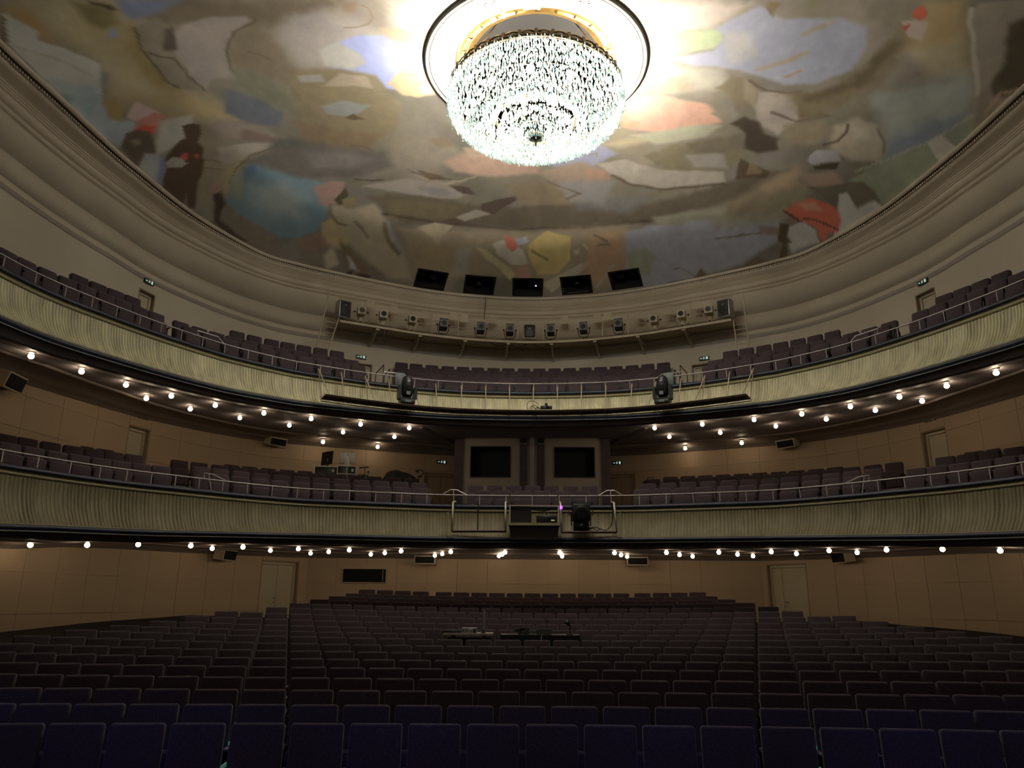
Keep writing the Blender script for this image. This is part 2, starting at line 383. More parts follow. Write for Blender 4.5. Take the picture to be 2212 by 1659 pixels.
MURAL = """
128,116,88,57,0|-1051,1249 -898,1330 -890,1413 -899,1497 -890,1597 -818,1699 -789,1785 -893,1742 -965,1667 -1008,1618 -1041,1609 -989,1463 -1051,1338 -1067,1275
142,134,110,48,0|-1027,1265 -965,1299 -973,1402 -947,1534 -938,1605 -1003,1563 -997,1429 -1033,1338
140,110,68,19,0|-1057,1270 -1043,1279 -1039,1334 -1038,1382 -1050,1345 -1059,1299
110,96,62,28,0|-889,1400 -896,1468 -899,1543 -882,1618 -911,1595 -925,1530 -921,1456
98,90,62,16,0|-961,1308 -902,1347 -911,1391 -945,1399 -966,1361
86,78,66,31,0|-849,1347 -609,1398 -436,1411 -478,1451 -554,1492 -591,1470 -702,1483 -755,1456 -812,1441 -854,1399
82,88,106,13,0|-890,1333 -770,1370 -818,1390 -885,1391 -894,1364
106,112,134,7,0|-937,1392 -919,1394 -927,1418 -943,1420 -956,1422
62,54,44,6,0|-936,1313 -903,1340 -895,1359 -910,1351 -919,1334 -933,1325
150,149,146,4,0|-1076,1266 -1047,1339 -1058,1355 -993,1472 -1044,1589 -1084,1621 -1096,1471 -1103,1344 -1092,1295
128,140,147,24,0|-1102,1422 -1060,1486 -1018,1527 -1043,1585 -1085,1615 -1091,1498
94,112,110,12,0|-1097,1478 -1075,1514 -1089,1536 -1095,1525
112,130,138,21,0|-1060,1542 -1037,1553 -1055,1588 -1082,1601 -1078,1566
132,130,126,3,2|-1099,1341 -1057,1416 -1020,1494
170,168,162,2,1|-1083,1317 -1043,1389 -997,1476
84,70,58,4,0|-1081,1271 -1079,1281 -1101,1323 -1110,1319
108,108,112,10,0|-1000,1493 -992,1509 -1014,1539 -1023,1540
128,136,144,8,0|-1088,1609 -1053,1569 -1037,1586 -1044,1626 -1026,1651 -1005,1662 -1018,1710 -1061,1727 -1081,1669
126,110,74,9,0|-1037,1573 -1013,1575 -1014,1616 -1029,1649 -1045,1628
152,134,134,5,0|-1000,1630 -980,1615 -950,1678 -978,1695 -1003,1677 -1017,1648
146,98,90,5,0|-1002,1671 -961,1670 -941,1696 -965,1704 -987,1730 -1011,1719 -1030,1696
148,66,56,5,0|-1030,1692 -996,1691 -976,1709 -993,1732 -1012,1722
142,138,133,10,0|-963,1700 -885,1720 -925,1776 -956,1794 -1007,1803 -1020,1792 -986,1735
76,68,60,5,0|-1065,1722 -1041,1689 -1012,1697 -996,1716 -996,1746 -1013,1789 -1036,1797 -1059,1804 -1070,1788
112,102,88,8,0|-1041,1717 -1024,1723 -1025,1741 -1041,1737
130,134,136,7,0|-1061,1806 -1032,1772 -1011,1799 -1009,1821 -1049,1883 -1056,1855
100,106,138,7,0|-1043,1869 -1014,1817 -999,1810 -1013,1847 -1049,1911
112,104,94,30,0|-904,1769 -857,1835 -819,1905 -846,1965 -926,2043 -956,2073 -1009,2038 -950,1899
68,56,46,4,0|-925,1742 -901,1745 -886,1761 -898,1789 -916,1811 -910,1845 -923,1867 -922,1888 -941,1927 -965,1950 -1014,2044 -1023,2021 -1008,1976 -1030,2009 -1037,1991 -1037,1953 -1045,1908 -1016,1861 -1005,1825 -973,1798 -948,1784 -936,1788
142,66,56,3,0|-972,1837 -955,1830 -948,1839 -960,1859 -971,1854
138,66,56,3,0|-937,1851 -927,1858 -933,1872 -941,1867
128,124,118,3,0|-1007,1833 -985,1827 -970,1843 -963,1873 -984,1876 -1011,1854
84,74,60,2,2|-924,1882 -896,1907 -862,1939
92,82,70,3,3|-930,1914 -907,1937 -885,1964
128,104,98,9,0|-951,1993 -916,1976 -924,2027 -954,2038
124,116,92,14,0|-883,1913 -818,1911 -855,1981 -921,2056 -928,2024
106,98,92,13,0|-843,1766 -751,1819 -693,1897 -730,1911 -836,1845 -875,1786
96,84,78,8,0|-796,1822 -723,1889 -677,1918 -773,1884 -814,1855
126,120,112,7,0|-878,1859 -775,1890 -680,1919 -745,1919 -819,1925 -870,1941 -890,1908
78,68,58,3,2|-673,1921 -745,1919 -808,1931 -863,1959 -900,2008
90,110,122,13,0|-929,2065 -887,2009 -840,1968 -786,1963 -717,2051 -650,2117 -648,2181 -677,2267 -727,2311 -791,2322 -843,2291 -888,2199 -923,2133
126,136,138,54,0|-850,2058 -754,2082 -722,2172 -762,2241 -831,2198 -864,2124
72,92,114,17,0|-848,1968 -800,1965 -832,2003 -867,2027
108,113,104,9,0|-892,1991 -854,1971 -863,2029 -893,2089 -914,2051
102,94,84,9,0|-942,2052 -927,2104 -881,2224 -842,2298 -879,2340 -925,2273 -965,2178 -979,2106
58,50,44,9,0|-952,2024 -930,2023 -938,2075 -966,2116 -948,2188 -931,2247 -968,2186 -984,2122
112,106,102,8,0|-796,1434 -735,1430 -654,1439 -645,1457 -696,1481 -735,1534 -748,1599 -742,1642 -778,1624 -804,1619 -827,1652 -844,1567 -847,1503 -819,1453
98,92,82,8,0|-881,1410 -836,1405 -829,1452 -851,1532 -841,1647 -887,1616 -902,1526 -897,1460
66,60,50,4,3|-888,1414 -902,1465 -902,1526 -896,1586 -882,1618
72,64,54,3,3|-896,1487 -878,1509 -855,1522 -849,1565 -831,1649
66,60,52,8,0|-865,1496 -837,1499 -819,1439 -836,1440
96,88,75,19,0|-698,1486 -636,1479 -593,1547 -638,1657 -716,1645 -740,1601 -736,1550
72,64,52,4,3|-642,1458 -697,1484 -733,1534 -746,1600 -736,1643
84,76,64,3,3|-688,1548 -657,1573 -629,1610
98,92,80,14,0|-640,1572 -592,1621 -604,1662 -644,1639
120,116,114,32,0|-565,1458 -474,1437 -382,1500 -322,1532 -251,1582 -294,1649 -436,1652 -590,1613 -609,1528
132,130,124,35,0|-333,1415 -22,1421 -96,1448 -195,1490 -244,1534 -327,1501
122,112,90,15,0|-361,1504 -242,1513 -228,1535 -248,1563 -314,1552
110,118,152,9,0|-462,1539 -420,1526 -355,1531 -313,1584 -266,1612 -269,1667 -331,1659 -359,1729 -384,1722 -402,1672 -448,1653 -507,1630 -463,1591
128,128,126,8,0|-468,1542 -428,1585 -417,1618 -458,1642 -522,1620 -518,1562
150,126,100,7,0|-379,1700 -348,1665 -326,1648 -307,1675 -290,1658 -259,1650 -262,1751 -311,1763 -349,1750
134,132,130,7,0|-298,1718 -266,1704 -266,1751 -297,1750
96,86,70,2,2|-388,1430 -373,1441 -372,1470 -385,1488 -409,1498 -441,1497
106,92,78,7,0|-432,1428 -397,1420 -408,1452 -433,1448
100,92,74,18,0|-618,1629 -481,1640 -411,1671 -391,1737 -357,1781 -377,1878 -448,1960 -564,1994 -641,1831 -631,1713
120,112,98,8,0|-490,1654 -428,1670 -420,1716 -460,1705 -543,1697
104,106,106,7,0|-575,1775 -509,1758 -440,1788 -494,1832 -565,1812
114,112,110,7,0|-596,1655 -543,1653 -538,1680 -597,1678
72,60,46,5,0|-516,1834 -491,1818 -465,1847 -494,1848
90,90,78,20,0|-746,1600 -688,1613 -649,1691 -641,1788 -694,1795 -735,1699 -761,1656
76,80,90,12,0|-790,1656 -735,1699 -676,1780 -704,1837 -772,1807 -812,1747
98,85,68,19,0|-653,1829 -564,1881 -427,1918 -531,2028 -662,1952
78,77,73,23,0|-718,1874 -584,1964 -625,2071 -698,1985 -758,1919
84,70,70,5,3|-536,1961 -491,1973 -457,2007
84,80,78,20,0|-834,1950 -736,1931 -607,1948 -436,2004 -426,2068 -503,2100 -591,2109 -711,2078 -783,1998
98,94,92,23,0|-667,1968 -537,1994 -476,2034 -554,2069 -660,2047
62,54,46,5,3|-557,2119 -509,2130 -466,2131
112,106,96,26,0|-408,1962 -270,1948 -195,2019 -300,2083 -413,2073
104,94,80,9,0|-311,1946 -256,1939 -227,1983 -276,1997
130,106,101,11,0|-693,2126 -628,2115 -592,2128 -615,2182 -661,2234 -686,2204
132,124,108,16,0|-655,2211 -592,2250 -515,2240 -494,2313 -465,2425 -444,2507 -439,2596 -521,2560 -588,2470 -628,2402 -673,2308
62,60,44,4,0|-640,2194 -593,2152 -591,2182 -619,2220 -630,2225
108,98,76,5,0|-618,2198 -574,2197 -578,2237 -614,2246
138,126,98,10,0|-701,2284 -650,2274 -619,2381 -653,2409 -710,2370
84,76,62,5,4|-655,2211 -663,2255 -648,2299 -625,2317
92,86,76,5,5|-592,2308 -573,2344 -564,2386
116,118,142,3,5|-490,2331 -479,2393 -461,2487
90,82,60,8,8|-498,2334 -495,2424 -473,2476
112,94,84,12,0|-791,2323 -715,2325 -688,2380 -746,2391 -786,2364
142,134,123,10,0|-722,2410 -682,2383 -678,2456 -721,2462
96,84,68,12,0|-658,2371 -624,2422 -591,2506 -585,2544 -641,2514 -661,2447
58,48,42,4,0|-628,2512 -583,2535 -592,2548 -631,2530
138,140,146,5,0|-645,2427 -630,2469 -618,2508 -646,2484
58,48,42,4,0|-664,2496 -635,2498 -645,2513 -663,2507
80,73,63,22,0|-523,2205 -374,2204 -231,2279 -79,2313 13,2291 166,2288 376,2269 589,2151 680,2068 774,2025 635,2227 389,2362 158,2420 -2,2430 -240,2388 -425,2349 -494,2292
94,92,92,29,0|111,2241 373,2242 323,2326 153,2317
86,79,62,22,0|-494,2221 -232,2284 -293,2362 -467,2319
120,115,109,11,0|-542,2152 -393,2133 -282,2179 -210,2233 -252,2256 -348,2233 -447,2193
126,118,105,10,0|-369,2119 -281,2167 -190,2137 -124,2111 -222,2164 -283,2191
108,104,104,11,0|-371,2181 -284,2198 -250,2230 -332,2226
68,58,52,7,0|-267,2180 -210,2196 -183,2239 -227,2231
66,56,52,5,0|-167,2284 -116,2263 -59,2250 -32,2261 -91,2303 -127,2344 -173,2322
82,70,58,7,0|-358,2092 -299,2130 -257,2152 -323,2151
70,60,50,7,0|-304,2358 -221,2339 -187,2354 -253,2385
118,112,104,7,0|-261,2347 -188,2311 -143,2339 -231,2369
70,60,50,3,2|-386,2088 -322,2140 -243,2158 -161,2127 -124,2111
62,52,46,8,5|-494,2292 -318,2367 -82,2422 158,2415 388,2353
122,112,95,28,0|-456,2364 -305,2396 -2,2439 321,2381 337,2535 256,2663 -428,2610 -448,2506
136,128,108,6,0|-390,2379 -333,2360 -269,2388 -314,2435 -334,2474 -356,2427
130,126,117,24,0|-274,2501 -224,2497 -242,2626 -300,2601
126,114,90,28,0|-398,2436 -290,2488 -324,2593 -422,2562
150,142,110,6,0|-206,2493 -168,2514 -127,2564 -59,2630 -88,2654 -121,2605 -167,2560
152,148,138,6,0|-147,2488 -108,2471 -32,2523 -16,2591 -83,2588 -135,2530
164,94,82,4,0|-99,2449 -74,2464 -48,2492 -72,2535 -95,2511
132,134,142,5,0|-64,2469 -18,2457 -15,2486 -52,2501
150,136,90,6,0|-19,2502 1,2480 50,2434 131,2457 135,2565 87,2628 18,2631 -11,2571
118,106,92,4,0|130,2519 146,2496 172,2494 190,2524 185,2560 159,2575 135,2560
146,138,128,10,0|143,2518 163,2510 164,2533 148,2539
148,142,122,3,5|175,2489 199,2517 205,2554 190,2584
142,136,124,5,0|36,2669 176,2574 204,2586 139,2644 68,2704
142,114,100,12,0|-67,2609 -19,2587 1,2670 -51,2657
88,74,50,4,4|-2,2528 25,2550 52,2566
134,112,90,20,0|195,2453 326,2400 335,2559 239,2669 190,2638
90,76,64,3,4|211,2442 261,2466
96,84,70,6,5|227,2489 272,2480
124,128,133,3,4|292,2563 257,2626 231,2670
124,126,137,12,0|317,2417 505,2319 716,2208 806,2129 799,2239 810,2333 717,2452 486,2607 332,2656 337,2535
114,118,104,12,0|333,2512 395,2473 432,2499 420,2579 355,2597
122,120,106,33,0|530,2293 711,2185 817,2158 802,2262 628,2333
112,112,98,15,0|400,2333 528,2279 617,2282 494,2348 420,2363
88,78,64,5,0|454,2616 514,2577 575,2549 591,2504 622,2525 644,2523 718,2456 764,2402 790,2417 646,2535
90,84,76,2,2|500,2534 530,2522 573,2539
120,105,88,28,0|687,2136 774,2016 825,2082 713,2193
110,100,84,26,0|607,2233 701,2149 787,2159 726,2245 648,2285
140,118,105,16,0|-272,2061 -209,2018 -123,2016 12,2059 21,2134 -133,2145 -246,2115
146,128,112,13,0|-207,1990 -98,2003 -72,2046 -197,2042
114,117,136,13,0|12,2059 102,2024 202,1983 250,2027 183,2099 69,2100
120,106,94,15,0|13,2124 142,2071 244,2116 236,2179 72,2183
128,104,92,10,0|155,2107 220,2112 246,2159 180,2161
110,108,107,21,0|71,2173 263,2163 230,2288 92,2271
104,94,78,18,0|-76,2196 71,2168 124,2294 -48,2295
86,76,68,4,4|45,2175 95,2204 151,2235 110,2265
132,127,119,9,0|193,2085 278,2057 381,2097 578,2089 593,2138 423,2186 308,2174 243,2130
72,62,52,7,5|251,2139 314,2183 410,2192 514,2169 590,2145
100,94,77,10,0|330,2036 403,1978 545,1959 607,1933 629,2019 578,2091 409,2097
120,116,112,13,0|455,2027 556,2005 588,2075 490,2082
134,128,104,22,0|202,1983 329,1933 360,1958 257,1996
110,102,86,2,2|172,2036 195,2029 194,2052
142,134,126,30,0|198,1453 360,1427 487,1437 438,1497 411,1520 272,1531
124,134,108,10,0|282,1614 299,1562 348,1528 443,1518 459,1561 436,1584 340,1608
116,119,133,11,0|421,1515 506,1439 579,1477 691,1465 758,1482 779,1539 778,1619 713,1686 637,1699 521,1658 404,1645 331,1621 437,1590 458,1546
126,126,128,16,0|445,1527 509,1525 552,1602 494,1639
122,110,86,8,6|566,1654 613,1621 657,1578
120,110,88,10,6|633,1519 657,1498 678,1478
122,98,70,4,4|637,1671 651,1662 664,1648
96,84,66,4,0|523,1445 524,1424 554,1429 551,1451 550,1476
124,122,114,19,0|288,1645 475,1656 518,1729 328,1754
118,112,98,19,0|291,1703 388,1685 422,1739 316,1750
150,118,104,12,0|255,1773 341,1759 471,1795 526,1864 457,1911 355,1926 263,1901
158,110,92,9,0|249,1859 295,1874 286,1901 247,1901
130,130,114,11,0|280,1937 452,1887 529,1877 491,1939 363,1979
98,90,74,7,0|516,1682 542,1691 548,1742 584,1799 546,1803 503,1745 477,1728
124,118,112,9,0|590,1738 657,1728 716,1757 733,1809 685,1901 633,1871 593,1794
112,104,88,9,0|541,1688 587,1729 595,1803 556,1769
58,50,43,10,0|548,1870 581,1842 623,1859 651,1905 691,1912 702,1959 659,1991 606,1980 602,1913
102,96,88,6,0|485,1833 534,1804 567,1836 550,1868
90,84,72,13,0|442,1972 587,1915 618,1974 556,2005 477,2013
78,68,62,4,4|557,1697 605,1729 659,1732 687,1719
84,70,55,9,0|701,1760 747,1745 777,1797 720,1821
80,72,60,5,5|644,1812 715,1834 786,1789
94,86,68,31,0|649,1739 761,1692 800,1593 836,1461 866,1438 882,1491 849,1629 825,1706 748,1825
72,64,50,20,13|721,1737 804,1658 825,1561 835,1512
126,110,80,34,0|833,1382 912,1355 944,1420 982,1516 908,1525 862,1513
130,122,100,25,0|866,1527 946,1446 1006,1546 939,1571
98,92,82,18,0|718,1406 833,1382 844,1407 808,1458 749,1458
132,120,112,4,0|819,1446 871,1436 882,1491 849,1483
142,70,56,3,0|829,1416 841,1396 861,1415 856,1436 835,1434
130,66,54,3,0|825,1465 839,1452 839,1469
124,128,124,34,0|852,1696 933,1607 992,1540 1038,1570 1053,1641 1032,1729 978,1807 955,1862 909,1776
102,110,122,22,0|944,1817 1022,1666 1052,1618 1054,1709 1000,1833 957,1887
134,126,112,16,0|808,1824 849,1775 898,1778 943,1832 958,1900 895,1930 828,1915
150,144,132,22,0|851,1812 880,1797 903,1833 871,1851
62,52,41,4,4|809,1903 835,1872 845,1834 837,1805
92,84,72,5,3|908,1792 938,1821 950,1862
106,98,82,13,0|685,1857 778,1808 816,1846 791,1916 719,1930
112,117,102,7,0|914,2011 956,1901 1010,1783 1037,1721 1060,1615 1102,1676 1078,1809 1054,1963 1013,2043 960,2000
132,136,121,3,3|919,1963 955,1898 1017,1773 1043,1689 1059,1622
152,148,140,4,0|1018,1769 1032,1725 1054,1732 1079,1740 1077,1788 1065,1808
118,112,102,6,0|927,1385 931,1358 1021,1303 1037,1331 1005,1379 1038,1451 1052,1498 1052,1559 1092,1673 1056,1621 976,1459
146,140,130,4,5|927,1378 941,1409 963,1438 986,1481 1006,1513 1040,1574
68,60,48,9,0|1003,1380 1024,1346 1119,1498 1069,1560 1046,1533 1040,1463
134,112,101,2,4|1072,1612 1072,1539 1103,1493
132,110,99,2,5|1094,1636 1087,1549 1112,1510
104,96,86,9,0|1040,1574 1045,1531 1070,1589 1092,1669 1085,1676
126,124,130,4,0|791,1980 789,1956 798,1930 845,1908 870,1943 805,1991
56,50,42,3,0|810,1997 836,1975 868,1953 871,1982 821,2008
124,108,97,14,0|802,2038 868,1994 919,2025 888,2048 832,2084
102,98,88,5,6|793,2056 817,2098 850,2089
86,80,70,5,0|813,2087 857,2071 913,2016 948,1989 987,2005 1022,2041 987,2040 967,2075 968,2144 943,2093 913,2074 931,2132 903,2120 867,2101
154,151,147,5,0|910,2071 928,2050 957,2083 969,2094 994,2033 1020,2042 990,2156 949,2240
160,86,70,5,0|790,2216 807,2156 845,2124 905,2120 931,2132 945,2162 950,2209 929,2221 930,2268 913,2257 897,2228 863,2229 834,2235
172,112,94,9,0|817,2166 861,2134 894,2153 849,2181
152,150,148,5,0|826,2270 857,2228 897,2238 919,2277 860,2357 834,2324
72,62,48,4,0|797,2260 824,2259 829,2308 848,2325 838,2336 849,2378 824,2396 822,2337 807,2334
88,80,70,3,3|620,2383 705,2343 799,2303
114,98,98,6,0|739,2298 802,2282 802,2315 749,2325
50,46,42,3,4|792,2213 822,2223 853,2231
54,46,42,3,3|857,2216 880,2201 909,2199 946,2198
70,60,48,5,0|621,2121 614,2024 663,2046 711,2063 704,2096
100,90,68,4,0|648,2094 646,2033 687,2066 684,2082
110,104,88,22,0|713,2193 821,2083 838,2138 787,2207 744,2259
108,112,116,10,0|872,2348 904,2296 921,2307 891,2350
"""

# ------------------------------------------------------------------ ceiling with its painted mural
def vnoise(x, y, seed):
    """smooth value noise in -1..1"""
    x = x + seed*17.13; y = y - seed*9.71
    xi = np.floor(x).astype(np.int64); yi = np.floor(y).astype(np.int64); fx = x-xi; fy = y-yi
    fx = fx*fx*(3-2*fx); fy = fy*fy*(3-2*fy)
    def h(a, b):
        n = (a*374761393 + b*668265263 + seed*69069) & 0x7fffffff
        n = ((n ^ (n >> 13))*1274126177) & 0x7fffffff
        return ((n ^ (n >> 16)) & 0xffff)/32767.5 - 1.0
    return (h(xi, yi)*(1-fx) + h(xi+1, yi)*fx)*(1-fy) + (h(xi, yi+1)*(1-fx) + h(xi+1, yi+1)*fx)*fy

def fbm(x, y, seed, octs=4):
    s = 0; a = 0.5
    for o in range(octs):
        s = s + a*vnoise(x*2**o, y*2**o, seed+o); a *= 0.5
    return s

def paint_mural(x, y):
    """albedo of the painting at ceiling plan positions: flat colours with brushed edges, laid over each other like the painter's"""
    wx = x + 0.10*fbm(x*0.9, y*0.9, 3) + 0.05*fbm(x*4, y*4, 5, 3)
    wy = y + 0.10*fbm(x*0.9, y*0.9, 11) + 0.05*fbm(x*4, y*4, 15, 3)
    n1 = fbm(x*0.45, y*0.45, 21); n2 = fbm(x*1.6, y*1.1, 31); n3 = fbm(x*5, y*3, 41, 3)
    base = np.stack([100 + 26*n1 + 10*n2, 95 + 22*n1 + 9*n2 + 3*n3, 86 + 16*n1 + 16*n2], -1)
    col = base
    for line in MURAL.strip().splitlines():
        head, pts = line.split('|'); r, g, b, soft, w = map(float, head.split(','))
        pts = np.array([tuple(map(float, p.split(','))) for p in pts.split()])/100; soft = soft/100; w = w/100
        m = soft*1.5 + w + 0.2
        k = np.nonzero((x > pts[:, 0].min()-m) & (x < pts[:, 0].max()+m) & (y > pts[:, 1].min()-m) & (y < pts[:, 1].max()+m))[0]
        if not len(k): continue
        jit = 0.25 if soft > 0.12 else 0.6
        px = x[k] + (wx[k]-x[k])*jit; py = y[k] + (wy[k]-y[k])*jit
        d = np.full(len(k), 1e9); inside = np.zeros(len(k), bool)
        n = len(pts)
        for i in range(n if not w else n-1):
            a = pts[i]; c = pts[(i+1) % n]; e = c-a
            t = np.clip(((px-a[0])*e[0] + (py-a[1])*e[1])/max(e@e, 1e-9), 0, 1)
            d = np.minimum(d, np.hypot(px-a[0]-t*e[0], py-a[1]-t*e[1]))
            if not w and abs(e[1]) > 1e-9:
                inside ^= ((a[1] > py) != (c[1] > py)) & (px < e[0]*(py-a[1])/e[1] + a[0])
        sd = d - w if w else np.where(inside, -d, d)
        sd = sd + soft*0.5*n3[k]
        al = np.clip(0.5 - sd/(1.6*soft), 0, 1); al = al*al*(3-2*al)
        if w: al = al*0.85
        tone = 1 + 0.07*n2[k] + 0.06*n3[k]
        c = np.stack([r*tone, g*tone, b*(tone*0.7+0.3)], -1)
        col[k] = col[k]*(1-al[:, None]) + c*al[:, None]
    fine = 1 + 0.03*fbm(x*9, y*9, 51, 3)
    col = np.clip(col*fine[:, None], 0, 255)/255
    lin = np.where(col <= 0.04045, col/12.92, ((col+0.055)/1.055)**2.4)
    lum = lin.mean(1, keepdims=True); lin = np.clip(lum + (lin-lum)*0.92, 0.002, 1)
    return np.clip(lin*2.75, 0.012, 0.88)

def mural_mat():
    m = bpy.data.materials.new('mural_paint'); m.use_nodes = True; nt = m.node_tree; b = nt.nodes['Principled BSDF']
    a = nt.nodes.new('ShaderNodeVertexColor'); a.layer_name = 'paint'
    nt.links.new(a.outputs['Color'], b.inputs['Base Color']); b.inputs['Roughness'].default_value = 0.7
    b.inputs['Specular IOR Level'].default_value = 0.25
    tc = nt.nodes.new('ShaderNodeTexCoord'); n = nt.nodes.new('ShaderNodeTexNoise'); n.inputs['Scale'].default_value = 9
    nt.links.new(tc.outputs['Object'], n.inputs['Vector']); bp = nt.nodes.new('ShaderNodeBump')
    bp.inputs['Strength'].default_value = 0.12; bp.inputs['Distance'].default_value = 0.02
    nt.links.new(n.outputs['Fac'], bp.inputs['Height']); nt.links.new(bp.outputs['Normal'], b.inputs['Normal'])
    return m
M_MURAL = mural_mat()
CHX, CHY = 0.07, 16.4
PORTS_PX = [(931, 603.5), (1036, 615), (1140, 620), (1245, 615), (1351, 602.5)]
def dome_hit(px, py):
    d = cam_ray(px, py); t = np.linspace(6, 40, 6000); P = d[None]*t[:, None]
    k = int(np.argmax(P[:, 2] > z_dome(P[:, 0], P[:, 1]))); return P[k]
PORTS = []
for px, py in PORTS_PX:
    p = dome_hit(px, py); e = 0.02
    gx = float(z_dome(p[0]+e, p[1]) - z_dome(p[0]-e, p[1]))/(2*e); gy = float(z_dome(p[0], p[1]+e) - z_dome(p[0], p[1]-e))/(2*e)
    nrm = Vector((gx, gy, -1)).normalized()                    # into the house
    tan = Vector((0, 0, 1)).cross(nrm).normalized(); up = nrm.cross(tan).normalized()
    PORTS.append((Vector(p), nrm, tan, up))
PW, PH = 0.56, 0.40                                            # half width, half height along the slope

def build_ceiling():
    ph = np.linspace(0, 2*PI, 1101); ph = np.where(ph > 1.5*PI, ph-2*PI, ph)
    rho = np.concatenate([np.linspace(0.0, 0.1, 4)[:-1], np.linspace(0.1, 1.0, 190), [1.004]])
    R = CORN.r(ph)[:, None]*rho[None]
    # towards the stage the ceiling ends on a straight line
    sn = np.sin(ph)[:, None]; lim = np.where(sn < -1e-3, 11.5/np.maximum(-sn, 1e-3), 1e9); R = np.minimum(R, lim*rho[None]**0.5)
    X = CX + R*np.cos(ph)[:, None]; Y = CY + R*np.sin(ph)[:, None]; Z = z_dome(X, Y)
    P = np.stack([X, Y, Z], -1)
    mx = (X[:-1, :-1]+X[1:, 1:])/2; my = (Y[:-1, :-1]+Y[1:, 1:])/2; mz = (Z[:-1, :-1]+Z[1:, 1:])/2
    keep = np.hypot(mx-CHX, my-CHY) > 2.12
    for p, n, t, u in PORTS:
        dx, dy, dz = mx-p.x, my-p.y, mz-p.z
        a = dx*t.x+dy*t.y+dz*t.z; b = dx*u.x+dy*u.y+dz*u.z
        keep &= ~((abs(a) < PW-0.03) & (abs(b) < PH-0.03) & (abs(dx) < 2) & (abs(dy) < 2))
    me = grid_mesh('ceiling', P, M_MURAL, keep=keep, flip=False)
    c = paint_mural(X.reshape(-1), Y.reshape(-1))
    at = me.color_attributes.new('paint', 'FLOAT_COLOR', 'POINT')
    n = len(me.vertices)
    at.data.foreach_set('color', np.concatenate([c, np.ones((len(c), 1))], 1).astype(np.float32).reshape(-1)[:4*n])
    o = link('ceiling', me); tag(o, kind='structure', label='painted ceiling mural of clouds and figures in grey, ochre and blue')
build_ceiling()

# ------------------------------------------------------------------ upright walls
def sweep(plan, ph, prof, m, name, parent=None, smooth=False, shape=None):
    """prof: list of (d outward, z) or a function of (ph) giving arrays; one strip of quads per step of the profile"""
    pts = []
    for d, z in prof:
        dd = d(ph) if callable(d) else np.full(len(ph), d); zz = z(ph) if callable(z) else np.full(len(ph), z)
        pts.append(np.concatenate([plan.xy(ph, dd), zz[:, None]], 1))
    return link(name, grid_mesh(name, np.stack(pts, 1), m, smooth), parent)

def yof(plan, ph): return plan.xy(ph)[:, 1]

# doors: plan, pixel columns of the two jambs, height of the head, floor level
DOORS = []
def door(plan, xa, xb, ytop, zfloor, ztop, style):
    pa = plan.hit(xa, ytop)[0]; pb = plan.hit(xb, ytop)[0]
    DOORS.append(dict(plan=plan, a=min(pa, pb), b=max(pa, pb), z0=zfloor, z1=ztop, style=style, side=(-1 if (xa+xb)/2 < 1106 else 1)))
door(WALL, 300, 338, 628, 6.55, 8.36, 'upper'); door(WALL, 752, 805, 783, 6.0, 8.0, 'upper')
door(WALL, 1493, 1545, 785, 6.0, 8.0, 'upper'); door(WALL, 1975, 2021, 632, 6.55, 8.36, 'upper')
door(WALL, 277, 326, 922, 2.6, 4.52, 'middle'); door(WALL, 917, 990, 1021, 2.4, 4.33, 'brown')
door(WALL, 1310, 1372, 1022, 2.4, 4.33, 'brown'); door(WALL, 1988, 2044, 930, 2.6, 4.52, 'middle')
door(LOWWALL, 565, 647, 1211, -0.9, 1.20, 'lower'); door(LOWWALL, 1655, 1741, 1216, -0.9, 1.22, 'lower')

def pt3(plan, ph, d, z):
    q = plan.xy(np.array([ph]), np.array([d]))[0]; return (float(q[0]), float(q[1]), float(z))

